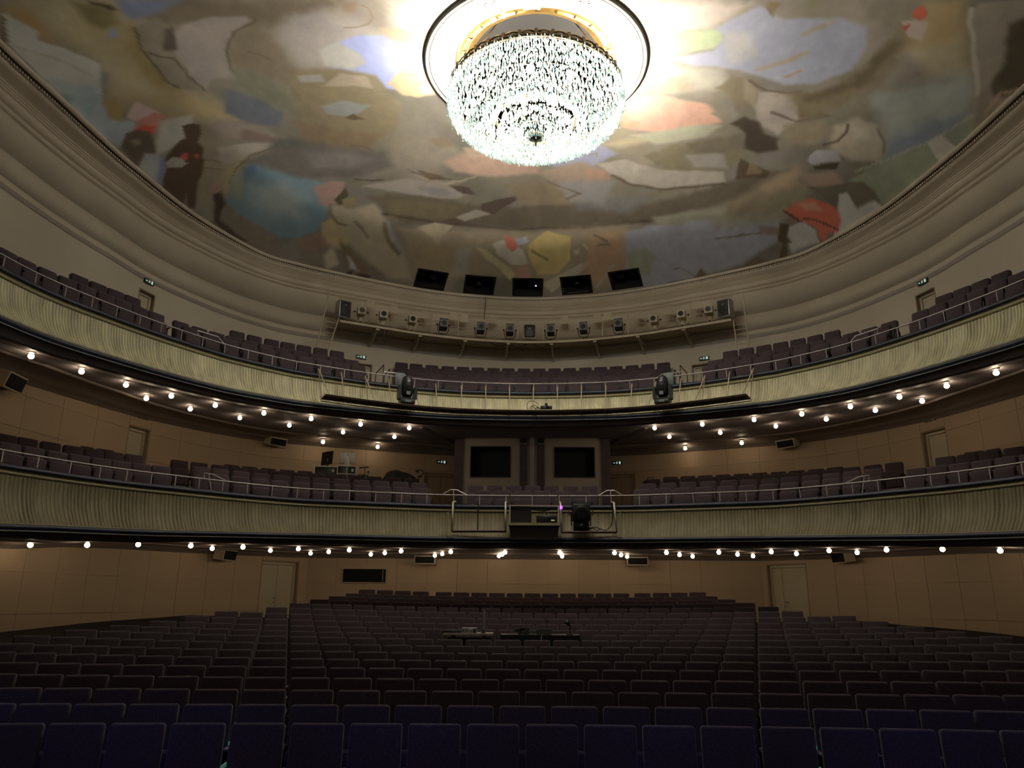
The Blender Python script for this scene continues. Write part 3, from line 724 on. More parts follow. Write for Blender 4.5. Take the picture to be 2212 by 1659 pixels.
def build_door(i, D):
    """a leaf (or two) set back in a reveal, with its handle"""
    pl, a, b, z0, z1 = D['plan'], D['a'], D['b'], D['z0'], D['z1']
    A = Vector(pt3(pl, a, 0, z0)); B = Vector(pt3(pl, b, 0, z0)); w = (B-A).length; ux = (B-A).normalized()
    n = Vector((ux.y, -ux.x, 0));  mid = (A+B)/2
    if n.dot(Vector((mid.x-CX, mid.y-CY, 0))) < 0: n = -n          # outward
    root = empty('door_%d' % i, mid, math.atan2(ux.y, ux.x)); tag(root, kind='structure')
    s = 1 if (Matrix.Rotation(math.atan2(ux.y, ux.x), 3, 'Z') @ Vector((0, 1, 0))).dot(n) > 0 else -1
    h = z1-z0; dep = 0.17 if D['style'] != 'brown' else 0.1
    lm = M_DOORB if D['style'] == 'brown' else M_DOOR
    fr = MB()
    for sx in (-1, 1): fr.box((sx*(w/2-0.02), s*(dep/2+0.01), h/2), (0.04, dep+0.02, h))
    fr.box((0, s*(dep/2+0.01), h-0.02), (w-0.08, dep+0.02, 0.04)); fr.build('door_frame', M_REVEAL, root)
    rim = MB()
    for sx in (-1, 1): rim.box((sx*(w/2-0.075), s*(dep-0.03), h/2-0.04), (0.07, 0.06, h-0.08))
    rim.box((0, s*(dep-0.03), h-0.08), (w-0.08, 0.06, 0.08)); rim.build('door_jamb', lm, root)
    bk = MB().box((0, s*(dep+0.05), h/2), (w, 0.02, h)); bk.build('door_backing', M_VOID, root)
    n_leaf = 2 if D['style'] in ('lower', 'brown') else 1
    iw = w-0.22
    split = 0.5 if D['style'] != 'lower' or D['side'] < 0 else 0.72
    xs = [-iw/2, iw/2] if n_leaf == 1 else [-iw/2, -iw/2+iw*(split if s > 0 else split), iw/2]
    for k in range(n_leaf):
        cx = (xs[k]+xs[k+1])/2; lw = xs[k+1]-xs[k]-0.012
        MB().box((cx, s*dep, h/2-0.06), (lw, 0.045, h-0.14)).build('door_leaf', lm, root)
    if D['style'] == 'lower':
        hx = xs[1] + (0.07 if D['side'] < 0 else -0.09)
        hm = MB(); zz = 0.95; yy = s*(dep-0.04)
        hm.lathe([(0.026, 0), (0.026, 0.012)], 12, (hx, yy, zz), 'Y'); hm.tube([(hx, yy, zz), (hx, yy-s*0.05, zz), (hx-0.12, yy-s*0.05, zz)], 0.011, 6)
        hm.lathe([(0.024, 0), (0.024, 0.012)], 12, (hx, yy, zz-0.13), 'Y')
        hm.build('door_handle', M_GREYMETAL, root)
for i, D in enumerate(DOORS): build_door(i+1, D)

def wall_backing(plan, zb, zt, m, name, doors, ztop=None):
    """plain wall with the door openings left out; zt may follow the plan"""
    ph = set(np.round(plan.even(0.12), 5))
    for D in doors: ph |= {round(D['a'], 5), round(D['b'], 5)}
    if plan is LOWWALL: ph |= set(np.round(plan.corners, 5))
    ph = np.array(sorted(ph)); zs = sorted({zb} | {D['z0'] for D in doors} | {D['z1'] for D in doors})
    rows = [np.full(len(ph), z) for z in zs] + [zt(ph) if callable(zt) else np.full(len(ph), zt)]
    xy = plan.xy(ph); P = np.stack([np.concatenate([xy, r[:, None]], 1) for r in rows], 1)
    keep = np.ones((len(ph)-1, len(rows)-1), bool); mid = (ph[:-1]+ph[1:])/2
    for D in doors:
        for j in range(len(rows)-2):
            zc = (zs[j]+zs[j+1])/2
            if D['z0'] < zc < D['z1']: keep[(mid > D['a']) & (mid < D['b']), j] = False
    o = link(name, grid_mesh(name, P, m, False, keep)); tag(o, kind='structure'); return o

UD = [D for D in DOORS if D['style'] == 'upper']; MD = [D for D in DOORS if D['style'] in ('middle', 'brown')]; LD = [D for D in DOORS if D['style'] == 'lower']
wall_u = wall_backing(WALL, 5.3, 8.60, M_WALL_U, 'wall_upper', UD); tag(wall_u, 'beige plastered upper wall curving behind the upper balcony')
PHW = WALL.even(0.12)
GR = 0.06
prof = [(0, 8.60), (0, 8.92-.016), (GR, 8.92-.014), (GR, 8.92+.014), (0, 8.92+.016), (0, 9.50-.016), (GR, 9.50-.014), (GR, 9.50+.014), (0, 9.50+.016), (0, 10.28)]
sweep(WALL, PHW, prof, M_WALL_U, 'wall_field', wall_u)
tr = sweep(WALL, PHW, [(-0.012, 8.64), (-0.014, 8.645), (-0.014, 8.765), (0, 8.77)], M_BAND, 'trim_1'); tag(tr, 'grey painted band round the upper wall', kind='structure')

# cornice: from the wall line to the cornice line, the lines of its mouldings built as steps
def lerp_sweep(steps, m, name, parent):
    ph = PHW; rw = WALL.r(ph); rc = CORN.r(ph); pts = []
    for st in steps:
        t, z = st[:2]; r = rw + (rc-rw)*t - 0.10*t + (st[2] if len(st) > 2 else 0)
        pts.append(np.stack([CX + r*np.cos(ph), CY + r*np.sin(ph), np.full(len(ph), z)], 1))
    return link(name, grid_mesh(name, np.stack(pts, 1), m, False), parent)
cor = tag(empty('trim_2'), 'moulded cream cornice between upper wall and painted ceiling', kind='structure')
def grooves(pairs, t0, z0, t1, z1):
    """a slanted field with deep narrow grooves at the given heights"""
    out = [(t0, z0)]
    for z, w, dp in pairs:
        t = t0 + (t1-t0)*(z-z0)/(z1-z0); out += [(t, z-w/2), (t, z-w/2+0.003, dp), (t, z+w/2-0.003, dp), (t, z+w/2)]
    return out + [(t1, z1)]
lerp_sweep(grooves([(10.315, 0.034, 0.06), (10.435, 0.036, 0.06)], 0.0, 10.28, 0.16, 10.50), M_CORNICE, 'cornice_bed', cor)
lerp_sweep(grooves([(10.615, 0.024, 0.05), (10.665, 0.022, 0.05), (10.715, 0.022, 0.05), (10.765, 0.034, 0.06)], 0.16, 10.50, 0.44, 10.80), M_CORNICE, 'cornice_bed', cor)
lerp_sweep([(0.44, 10.80), (0.52, 10.825), (0.66, 10.87), (0.80, 10.905), (0.80, 10.93)], M_CORNICE, 'cornice_cove', cor)
lerp_sweep([(0.80, 10.93), (0.80, 11.0)], M_CORNICE, 'cornice_dentil_bed', cor)
lerp_sweep([(0.80, 11.0), (1.0, 11.005)], M_DARKLINE, 'cornice_shadow_gap', cor)  # dark colour painted in for the shade under the lip
lerp_sweep([(1.0, 11.005), (1.06, 11.01), (1.12, 11.05), (1.12, 11.09), (1.0, 11.115), (0.7, 11.14)], M_CORNICE, 'cornice_lip', cor)
dn = MB(); phd = CORN.even(0.085)
rw, rc = WALL.r(phd), CORN.r(phd); rr = rw + (rc-rw)*0.88 - 0.09
for a, r in zip(phd, rr): dn.box((CX + r*math.cos(a), CY + r*math.sin(a), 10.965), (0.05, 0.042, 0.05), rz=a)
tag(dn.build('dentil', M_CORNICE, cor), kind='stuff')

# panelled walls: recessed joints between separate panels
def panels(plan, doors, zb, zt, rows, m, parent, width=1.0, gap=0.009):
    """one panel object per cell; alike cells share one mesh"""
    cuts = sorted([(D['a'], D['b']) for D in doors])
    corners = [a for a in plan.corners if PHI0 < a < PHI1] if plan is LOWWALL else []
    lims = [math.radians(2)] + [x for c in cuts for x in c] + [math.radians(178)]
    segs = [(lims[i], lims[i+1], i % 2 == 1) for i in range(len(lims)-1)]
    cache = {}
    for a, b, isdoor in segs:
        stops = [a] + ([c for c in sorted(corners) if a+0.004 < c < b-0.004 and abs(c-PI/2) > 0.35 and abs(abs(c-PI/2)) < 0.75] if not isdoor else []) + [b]
        for a2, b2 in zip(stops[:-1], stops[1:]):
            L = float(np.interp(b2, plan._ph, plan._s) - np.interp(a2, plan._ph, plan._s))
            n = max(1, int(round(L/width))) if not isdoor else 1
            ed = plan.even(L/n, a2, b2)
            for e0, e1 in zip(ed[:-1], ed[1:]):
                p0 = np.array(plan.xy(np.array([e0]))[0]); p1 = np.array(plan.xy(np.array([e1]))[0])
                w = float(np.hypot(*(p1-p0))); mid = (p0+p1)/2; ang = math.atan2(p1[1]-p0[1], p1[0]-p0[0])
                zs = rows
                for z0, z1 in zip(zs[:-1], zs[1:]):
                    if isdoor:
                        D = [d for d in doors if abs(d['a']-a) < 1e-6][0]
                        z0 = max(z0, D['z1'])
                        if z1 - z0 < 0.05: continue
                    key = (round(w, 2), round(z1-z0, 2))
                    if key not in cache:
                        me = MB().box((0, 0, 0), (key[0]-gap, 0.03, key[1]-gap)).mesh('wall_panel', m); cache[key] = me
                    o = link('wall_panel', cache[key], parent, (mid[0], mid[1], (z0+z1)/2), ang)
wall_m = wall_backing(WALL, 1.8, 5.3, M_WALL_J, 'wall_middle', MD); tag(wall_m, 'tan panelled wall behind the lower balcony')
panels(WALL, MD, 1.8, 5.2, [2.1, 2.9, 3.65, 4.4, 5.15], M_WALL_P, wall_m, 1.05)
wall_l = wall_backing(LOWWALL, -1.6, 1.75, M_WALL_J, 'wall_lower', LD); tag(wall_l, 'tan panelled wall round the back of the stalls')
panels(LOWWALL, LD, -1.5, 1.7, [-1.5, -0.35, 0.55, 1.62], M_WALL_P, wall_l, 1.0)

# ------------------------------------------------------------------ soffits under the balconies
def soffit(plan, wall, zfun, d0, name, cove, line):
    ph = np.linspace(PHI0, PHI1, 420); rw = wall.r(ph); p0 = plan.xy(ph, np.full(len(ph), d0)); r0 = np.hypot(p0[:, 0]-CX, p0[:, 1]-CY)
    root = tag(empty(name), kind='structure')
    def surf(ts, dz, nm, m):
        pts = []
        for kind, v, dzz in ts:
            r = r0 + v if kind == 'f' else (rw - np.minimum(v, (rw-r0)*0.6) if kind == 'w' else r0 + (rw-r0)*v)
            x, y = CX + r*np.cos(ph), CY + r*np.sin(ph); pts.append(np.stack([x, y, zfun(y)+dzz], 1))
        return link(nm, grid_mesh(nm, np.stack(pts, 1), m, False), root)
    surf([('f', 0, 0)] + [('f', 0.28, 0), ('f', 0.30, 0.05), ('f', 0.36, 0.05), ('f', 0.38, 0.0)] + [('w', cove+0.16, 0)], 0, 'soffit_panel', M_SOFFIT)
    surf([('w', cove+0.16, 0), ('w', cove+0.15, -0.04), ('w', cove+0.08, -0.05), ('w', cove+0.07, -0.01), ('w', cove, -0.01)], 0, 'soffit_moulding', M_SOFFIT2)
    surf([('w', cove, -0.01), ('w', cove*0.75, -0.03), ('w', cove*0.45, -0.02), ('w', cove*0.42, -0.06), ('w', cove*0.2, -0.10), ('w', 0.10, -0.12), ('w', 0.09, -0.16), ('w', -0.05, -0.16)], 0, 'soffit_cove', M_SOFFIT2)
    return root
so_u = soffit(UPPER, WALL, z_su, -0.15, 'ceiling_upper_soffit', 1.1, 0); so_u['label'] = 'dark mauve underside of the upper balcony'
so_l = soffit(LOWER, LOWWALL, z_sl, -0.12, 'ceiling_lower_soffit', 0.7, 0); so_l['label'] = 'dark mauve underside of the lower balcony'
# radial ribs closing the two soffit panels beside the booth
rib = MB()
for sx in (-1, 1):
    q0 = np.array([sx*2.55, 25.0]); q1 = np.array([sx*3.35, 22.4])
    m_ = (q0+q1)/2; rib.box((m_[0], m_[1], float(z_su(m_[1]))-0.035), (0.10, float(np.hypot(*(q1-q0))), 0.07), rz=math.atan2(q1[1]-q0[1], q1[0]-q0[0])-PI/2)
tag(rib.build('soffit_rib', M_SOFFIT2, so_u), kind='stuff')

# ------------------------------------------------------------------ balcony parapets
def flare(t): return 0.06 - 0.33*t**2.2
def parapet(plan, zcap, zfoot, zsof, name, label, mould_h):
    root = tag(empty(name), label, kind='structure'); ph = plan.even(0.10)
    yy = yof(plan, ph); zf = lambda p: zfoot(yof(plan, p))
    # rounded navy cushion, its front edge on the plan line
    sweep(plan, ph, [(0.30, zcap-0.10), (0.30, zcap-0.02), (0.27, zcap), (0.04, zcap), (0.0, zcap-0.03), (-0.015, zcap-0.07), (0.0, zcap-0.11), (0.03, zcap-0.115)], M_NAVY, 'parapet_cushion', root, True)
    z1 = zcap-0.115
    sweep(plan, ph, [(0.03, z1), (0.03, z1-0.012), (0.055, z1-0.014), (0.055, z1-0.03), (0.02, z1-0.032), (0.02, z1-mould_h), (0.05, z1-mould_h-0.004), (0.10, z1-mould_h-0.02)], M_MOULD, 'parapet_moulding', root)
    sweep(plan, ph, [(0.30, zcap-0.10), (0.30, zcap-0.9)], M_FASCIA, 'parapet_back', root)
    sweep(plan, ph, [(-0.24, lambda p: zf(p)+0.03), (-0.30, lambda p: zf(p)+0.02), (-0.30, lambda p: zf(p))], M_MOULD, 'parapet_foot_moulding', root)
    sweep(plan, ph, [(-0.30, lambda p: zf(p)), (-0.34, lambda p: zf(p)-0.03), (-0.345, lambda p: zf(p)-0.07), (-0.31, lambda p: zf(p)-0.115)], M_NAVY, 'parapet_foot_band', root, True)
    sweep(plan, ph, [(-0.31, lambda p: zf(p)-0.115), (-0.325, lambda p: zf(p)-0.125), (-0.31, lambda p: zf(p)-0.14)], M_GREYLINE, 'parapet_bead', root)
    zs = lambda p: zsof(yof(plan, p))
    sweep(plan, ph, [(-0.31, lambda p: zf(p)-0.14), (-0.27, lambda p: zf(p)-0.15), (-0.22, lambda p: zs(p)+0.02), (-0.20, lambda p: zs(p)-0.02), (-0.10, lambda p: zs(p)-0.02), (-0.08, lambda p: zs(p)+0.01)], M_FASCIA, 'parapet_fascia', root)
    return z1-mould_h-0.015

def drape(plan, a, b, ztop, zfoot, m, name, label, wave, depth, bulge=True):
    """pleated valance; the folds are real waves of the cloth, narrow at the top and swinging out to the foot"""
    ph = plan.even(wave/8.0, a, b); n = len(ph)
    s = np.interp(ph, plan._ph, plan._s)
    # irregular folds
    th = s/wave*2*PI + 1.7*np.interp(s, np.arange(s.min()-1, s.max()+1, 0.21), RNG.uniform(-1, 1, len(np.arange(s.min()-1, s.max()+1, 0.21))))
    amp = depth*np.interp(s, np.arange(s.min()-1, s.max()+1, 0.13), RNG.uniform(0.45, 1.15, len(np.arange(s.min()-1, s.max()+1, 0.13))))
    lean = np.interp(s, np.arange(s.min()-1, s.max()+1, 0.9), RNG.uniform(-1, 1, len(np.arange(s.min()-1, s.max()+1, 0.9))))*0.8
    T = np.concatenate([[0, 0.02], np.linspace(0.08, 1, 10)]); rows = []
    zf = zfoot(yof(plan, ph))
    for t in T:
        k = 0.55 if t < 0.01 else 0.8 + 0.2*t
        w = 1 - 2*np.abs(np.sin((th + lean*t*0.9)/2))**0.9
        d = flare(t) - 0.02 + amp*k*w
        z = ztop + (zf + 0.025 - ztop)*t
        rows.append(np.concatenate([plan.xy(ph, d), z[:, None]], 1))
    o = link(name, grid_mesh(name, np.stack(rows, 1), m, True)); tag(o, label, 'drape'); return o

ZU, ZL = 6.14, 2.53
zt = parapet(UPPER, ZU, z_ub, z_su, 'trim_3', 'parapet of the upper balcony with navy cushion and dark foot', 0.10)
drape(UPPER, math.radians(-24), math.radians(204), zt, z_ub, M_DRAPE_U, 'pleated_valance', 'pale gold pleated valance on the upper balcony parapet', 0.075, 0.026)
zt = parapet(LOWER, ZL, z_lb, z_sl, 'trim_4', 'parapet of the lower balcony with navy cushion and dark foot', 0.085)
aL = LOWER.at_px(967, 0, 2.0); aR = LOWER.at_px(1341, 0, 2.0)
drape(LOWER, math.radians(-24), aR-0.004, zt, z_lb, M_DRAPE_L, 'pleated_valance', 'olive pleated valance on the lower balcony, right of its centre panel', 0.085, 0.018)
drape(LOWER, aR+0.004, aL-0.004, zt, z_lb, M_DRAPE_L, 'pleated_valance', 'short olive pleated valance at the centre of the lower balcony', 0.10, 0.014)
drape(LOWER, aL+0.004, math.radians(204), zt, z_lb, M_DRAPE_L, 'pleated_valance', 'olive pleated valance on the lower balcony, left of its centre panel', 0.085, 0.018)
seam = tag(empty('trim_5'), 'two upright seams beside the centre valance of the lower balcony', kind='structure')
for a in (aL, aR):
    n_ = LOWER.normal(np.array([a]))[0]; mb = MB()
    for t0, t1 in zip(np.linspace(0, 1, 7)[:-1], np.linspace(0, 1, 7)[1:]):
        zf = float(z_lb(pt3(LOWER, a, 0, 0)[1])); P0 = Vector(pt3(LOWER, a, flare(t0)-0.045, zt+(zf-zt)*t0)); P1 = Vector(pt3(LOWER, a, flare(t1)-0.045, zt+(zf-zt)*t1))
        mb.tube([P0, P1], 0.028, 4)
    mb.build('seam_strip', M_MOULD, seam)

# ------------------------------------------------------------------ balcony floors: stepped treads
U_D0, U_DP, U_Z0, U_DZ = 0.82, 0.83, 5.72, 0.36
L_D0, L_DP, L_Z0, L_DZ = 0.90, 0.93, 2.05, 0.28
def stepped(plan, d0, dp, z0, dz, n, name, label, top):
    ph = np.linspace(math.radians(-28), math.radians(208), 360); rmax = WALL.r(ph) + 0.05
    prof = [(0.30, z0)]
    for k in range(n):
        e = d0 + dp*k + 0.18 + 0.10
        prof += [(e, z0+dz*k), (e, z0+dz*(k+1))]
    prof.append((6.5, prof[-1][1]))
    pts = []
    for d, z in prof:
        q = plan.xy(ph, np.full(len(ph), d)); r = np.hypot(q[:, 0]-CX, q[:, 1]-CY); a = np.arctan2(q[:, 1]-CY, q[:, 0]-CX); a = np.where(a < -PI/2, a+2*PI, a)
        r = np.minimum(r, WALL.r(a)+0.05); pts.append(np.stack([CX + r*np.cos(a), CY + r*np.sin(a), np.full(len(ph), z)], 1))
    o = link(name, grid_mesh(name, np.stack(pts, 1), M_BFLOOR, False)); tag(o, label, kind='structure')
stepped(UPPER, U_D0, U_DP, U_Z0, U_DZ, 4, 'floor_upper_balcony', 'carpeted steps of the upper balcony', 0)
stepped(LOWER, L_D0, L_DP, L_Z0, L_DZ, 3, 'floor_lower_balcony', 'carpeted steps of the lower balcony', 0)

# ------------------------------------------------------------------ placing helpers
def on_curve(plan, d, px, py):
    """where the sight line of a pixel meets the upright surface over the curve offset by d"""
    phs = np.linspace(math.radians(-25), math.radians(205), 1800); q = plan.xy(phs, np.full(1800, d))
    a = np.arctan2(q[:, 1]-CY, q[:, 0]-CX); a = np.where(a < -PI/2, a+2*PI, a); r = np.hypot(q[:, 0]-CX, q[:, 1]-CY); o = np.argsort(a)
    dr = cam_ray(px, py); t = np.linspace(5, 40, 7000); P = dr[None]*t[:, None]
    aa = np.arctan2(P[:, 1]-CY, P[:, 0]-CX); aa = np.where(aa < -PI/2, aa+2*PI, aa)
    k = int(np.argmax((np.hypot(P[:, 0]-CX, P[:, 1]-CY) > np.interp(aa, a[o], r[o])) & (P[:, 1] > 9)))
    p = P[k]
    j = int(np.argmin(np.hypot(q[:, 0]-p[0], q[:, 1]-p[1])))
    n = plan.normal(np.array([phs[j]]))[0]
    return Vector(p), math.atan2(-n[0], n[1]), phs[j]           # point, rotation that turns local -Y into the house, angle

def at_y(px, py, Y):
    d = cam_ray(px, py); return Vector(d*(Y/d[1]))

# ------------------------------------------------------------------ seats of the stalls
ROW_Y = [1564.5, 1525, 1494, 1468, 1446, 1428, 1412, 1397, 1383, 1372, 1361, 1349, 1337, 1325, 1315, 1306, 1298, 1291, 1282]
def stall_point(r, dx):
    """top of the backrest of stalls row r (1 = next to the stage), dx pixels from the aisle-to-aisle middle: rows are arcs about the stage"""
    u = np.clip(dx/1073.0, -1.25, 1.25)**2; D = 0.9237*(7+r)/(1 + min(0.19, 0.05+0.017*(r-1))*u)
    y = np.interp(r, np.arange(1, 20), ROW_Y) + 0.00785*dx + (6-3*(r-1))*u
    p = cam_ray(1150+dx, y)*D
    if r < 1: p[2] = stall_point(1, dx)[2] - 0.05*(1-r)
    if r > 19: p[2] = stall_point(19, dx)[2]
    return p
SEAT_H = 0.95
rows_r = np.arange(-2, 21.01, 0.5); dxs = np.arange(-1700, 1701, 100.0)
FP = np.array([[stall_point(r, dx) - np.array([0, 0, SEAT_H]) for dx in dxs] for r in rows_r])
# side strips run level out to the wall, the last strip back to the wall
FP = np.concatenate([FP, (FP[-1:] + np.array([[[0, 3.5, 0.0]]]))], 0)
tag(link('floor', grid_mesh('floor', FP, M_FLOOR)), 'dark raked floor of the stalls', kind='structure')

def seat_parts(kind):
    w = 0.495 if kind == 'stalls' else 0.455
    if kind == 'stalls':
        return [('backrest', rbox_mesh('backrest', w, 0.085, 0.50, 0.03, M_SEAT, 2, (0, -0.045, 0.705), 1.0, math.radians(-9))),
                ('seat_cushion', rbox_mesh('seat_cushion', 0.47, 0.13, 0.36, 0.035, M_SEAT2, 2, (0, -0.205, 0.36), 1.0, math.radians(-5))),
                ('armrest', rbox_mesh('armrest', 0.05, 0.30, 0.04, 0.012, M_ARM, 1, (0.28, -0.20, 0.555))),
                ('seat_frame', MB().box((0.28, -0.16, 0.27), (0.026, 0.22, 0.54)).mesh('seat_frame', M_SEATF))]
    return [('backrest', rbox_mesh('backrest', w, 0.15, 0.50, 0.045, M_SEAT, 2, (0, -0.075, 0.70), 1.0, math.radians(-8))),
            ('seat_cushion', rbox_mesh('seat_cushion', 0.445, 0.13, 0.44, 0.035, M_SEAT2, 2, (0, -0.215, 0.485), 1.0, math.radians(-3))),
            ('seat_frame', MB().box((0.246, -0.15, 0.07), (0.018, 0.22, 1.02)).box((0.246, -0.19, 0.592), (0.026, 0.28, 0.03)).mesh('seat_frame', M_SEATF))]
SP = seat_parts('stalls'); BP = seat_parts('balcony')

def stall_row(r):
    """pixel columns of the seats of a row: a middle block of r + 7 seats between the two aisles, one seat in either aisle, and the side blocks"""
    p = 1007.0/(7+r); xs = [625 + p*(j+0.5) for j in range(7+r)]
    if r == 16: xs = xs[1:]
    if r == 17: xs = [x for x in xs if 705 < x < 1600]
    if r == 18: xs = [x for x in xs if 748 < x < 1556]
    if r == 19: xs = [793.3 + 38.6*k for k in range(4)] + [958.5 + 38.35*k for k in range(11)] + [1388 + 39.6*k for k in range(4)]
    if r == 10: xs = [x for x in xs if not (948 < x < 1262)]
    k = min(0.19, 0.05+0.017*(r-1))
    left, right = [], []
    if r <= 14:
        x = 622 - p*0.49; left.append(x); n = 15-r if r >= 8 else 99
        if r >= 14: n = 0
        while n > 0 and x > -40:
            q = p*(1 + k*((x-1150)/1073)**2)*1.012; x -= q
            if x > -60: left.append(x)
            n -= 1
    if r <= 15:
        x = 1637 + p*0.49; right.append(x); n = {15: 0, 14: 1, 13: 3, 12: 4}.get(r, 16-r if r >= 9 else 99)
        while n > 0 and x < 2260:
            q = p*(1 + k*((x-1150)/1073)**2)*1.012; x += q
            if x < 2270: right.append(x)
            n -= 1
    return left[::-1] + xs + right, len(left)-1 if left else None, len(left) + len(xs) if right else None

STALL_ROWS = [(r,) + stall_row(r) for r in range(1, 20)]
made = 0; rest = MB()
LOWBOX = None
for r, xs, ia, ib in STALL_ROWS:
    single = made + len(xs) <= 306
    for j, x in enumerate(xs):
        p = stall_point(r, x-1150); k = min(0.19, 0.05+0.017*(r-1))/0.19
        rz = -math.atan2(p[0], p[1])*k
        base = (float(p[0]), float(p[1]), float(p[2])-SEAT_H)
        if single:
            made += 1
            o = thing('stalls_seat', '%s upholstered tip-up seat, %s from left in the %s stalls row from the stage' % ('dark blue-looking' if r <= 2 else 'dark plum', ORD[j], ORD[r-1]),
                      'seat', base, rz, 'stalls seats')
            for nm, me in (SP if r <= 6 else SP[:2]): link(nm, me, o)
            if r <= 7 and j in (ia, ib):
                sx = -1 if j == ia else 1
                MB().box((sx*0.262, -0.10, 0.60), (0.02, 0.16, 0.03)).build('glow_strip', M_GLOW, o)
        else:
            m = Matrix.Translation(base) @ Matrix.Rotation(rz, 4, 'Z')
            for nm, me in SP[:1]:
                vs = [tuple(m @ v.co) for v in me.vertices]; rest.add(vs, [tuple(f.vertices) for f in me.polygons])
            mb = MB().box((0, -0.205, 0.36), (0.46, 0.12, 0.34)); rest.add([tuple(m @ Vector(v)) for v in mb.v], mb.f)
o = rest.build('rear_stalls_seating', M_SEAT, smooth=True); tag(o, 'rear rows of plum seats under the lower balcony', 'seating', kind='stuff')

# ------------------------------------------------------------------ seats of the two balconies: (row, block, pixel columns of the seats)
UP = {
 ('far left', 1): [8, 50, 95, 139.6, 181, 223, 260, 296, 332], ('far left', 2): [166, 207, 245, 281],
 ('left', 1): [406.5, 449, 491, 533, 575, 615, 656, 696, 736, 772], ('left', 2): [387, 427, 465, 501, 537, 572, 607, 645, 682.5, 722, 757.5], ('left', 3): [510, 547, 585, 620, 655, 691, 726.5],
 ('centre', 1): [897, 936, 974.5, 1012, 1051, 1089.5, 1128.6, 1167, 1205, 1245, 1284, 1323, 1364, 1400],
 ('centre', 2): [906 + 37.6*k for k in range(14)], ('centre', 3): [893 + 36.6*k for k in range(15)], ('centre', 4): [905 + 34.9*k for k in range(15)],
 ('centre', 5): [866.5, 898, 932.5, 967, 999.5, 1032, 1066, 1098, 1132, 1165, 1198, 1231, 1265, 1298, 1331.5, 1366, 1400, 1434],
 ('right', 1): [1534, 1571.5, 1611, 1652, 1692.4, 1733.8, 1777.6, 1822, 1865.7, 1910.7], ('right', 2): [1547, 1584, 1624, 1662, 1701.6, 1735, 1770, 1805, 1842, 1881.6, 1925],
 ('right', 3): [1578.7, 1614, 1651.6, 1688, 1725.5, 1763, 1800.7],
 ('far right', 1): [1994, 2032.5, 2075, 2116, 2162, 2207], ('far right', 2): [2044.6, 2083.6, 2124, 2167.6]}
LO = {
 ('far left', 1): [15, 66, 117, 166, 214, 258, 301.4, 344], ('far left', 2): [8, 54, 105, 153.7, 199, 243, 286.4], ('far left', 3): [132, 178, 223.6],
 ('left', 1): [470, 515.6, 558, 601, 649, 693, 738, 782.6, 827, 869, 912.8], ('left', 2): [432, 473, 518.5, 562, 607, 650, 693, 737, 779.6, 822.6, 864, 905],
 ('left', 3): [385, 428, 472, 514.7, 559, 601.7, 645, 685, 725, 767, 808, 849, 889], ('left', 4): [498, 537.6, 578.4, 619, 658, 696.6],
 ('centre', 1): [1043.8, 1087, 1129.6, 1171.3, 1215.6, 1258.5], ('centre', 2): [1027.7, 1069, 1109.7, 1150.4, 1191.5, 1232.9, 1274],
 ('right', 1): [1387, 1431.6, 1476.8, 1522, 1568, 1615, 1660.8, 1707, 1753.5, 1800, 1846], ('right', 2): [1401, 1444, 1487, 1530.6, 1575, 1618, 1663, 1707.6, 1753.5, 1799, 1843, 1890.6],
 ('right', 3): [1412, 1453, 1494, 1537, 1580, 1622.5, 1665.8, 1709, 1753, 1797.5, 1842, 1888, 1934], ('right', 4): [1449, 1486.6, 1524.3, 1563, 1602, 1642.4, 1683, 1723, 1765, 1806],
 ('far right', 1): [1983, 2028.7, 2077, 2127, 2179, 2232], ('far right', 2): [2045, 2092.7, 2142.5, 2195], ('far right', 3): [2108, 2156, 2207]}
ROWN = ['front', 'second', 'third', 'fourth', 'fifth']
TOPS = {('upper', 'far'): [6.87, 7.41], ('upper', 'left'): [6.80, 7.19, 7.68], ('upper', 'centre'): [6.66, 7.02, 7.38, 7.74, 8.10],
        ('lower', 'far'): [3.08, 3.43, 3.63], ('lower', 'left'): [3.05, 3.34, 3.60, 3.80], ('lower', 'centre'): [3.02, 3.30]}
def balcony_seats(plan, table, d0, dp, z0, dz, which):
    for (block, row), xs in table.items():
        d = d0 + dp*(row-1); z = TOPS[which, 'far' if 'far' in block else 'centre' if block == 'centre' else 'left'][row-1] - SEAT_H
        for j, x in enumerate(xs):
            ph = plan.at_px(x, d, z+0.8)
            n = plan.normal(np.array([ph]))[0]
            o = thing('balcony_seat', 'plum seat, %s from left in %s row, %s block of the %s balcony' % (ORD[j], ROWN[row-1], block, which),
                      'seat', pt3(plan, ph, d, z), math.atan2(-n[0], n[1]), 'seats of the %s balcony' % which)
            for nm, me in BP: link(nm, me, o)
balcony_seats(UPPER, UP, U_D0, U_DP, U_Z0, U_DZ, 'upper')
balcony_seats(LOWER, LO, L_D0, L_DP, L_Z0, L_DZ, 'lower')

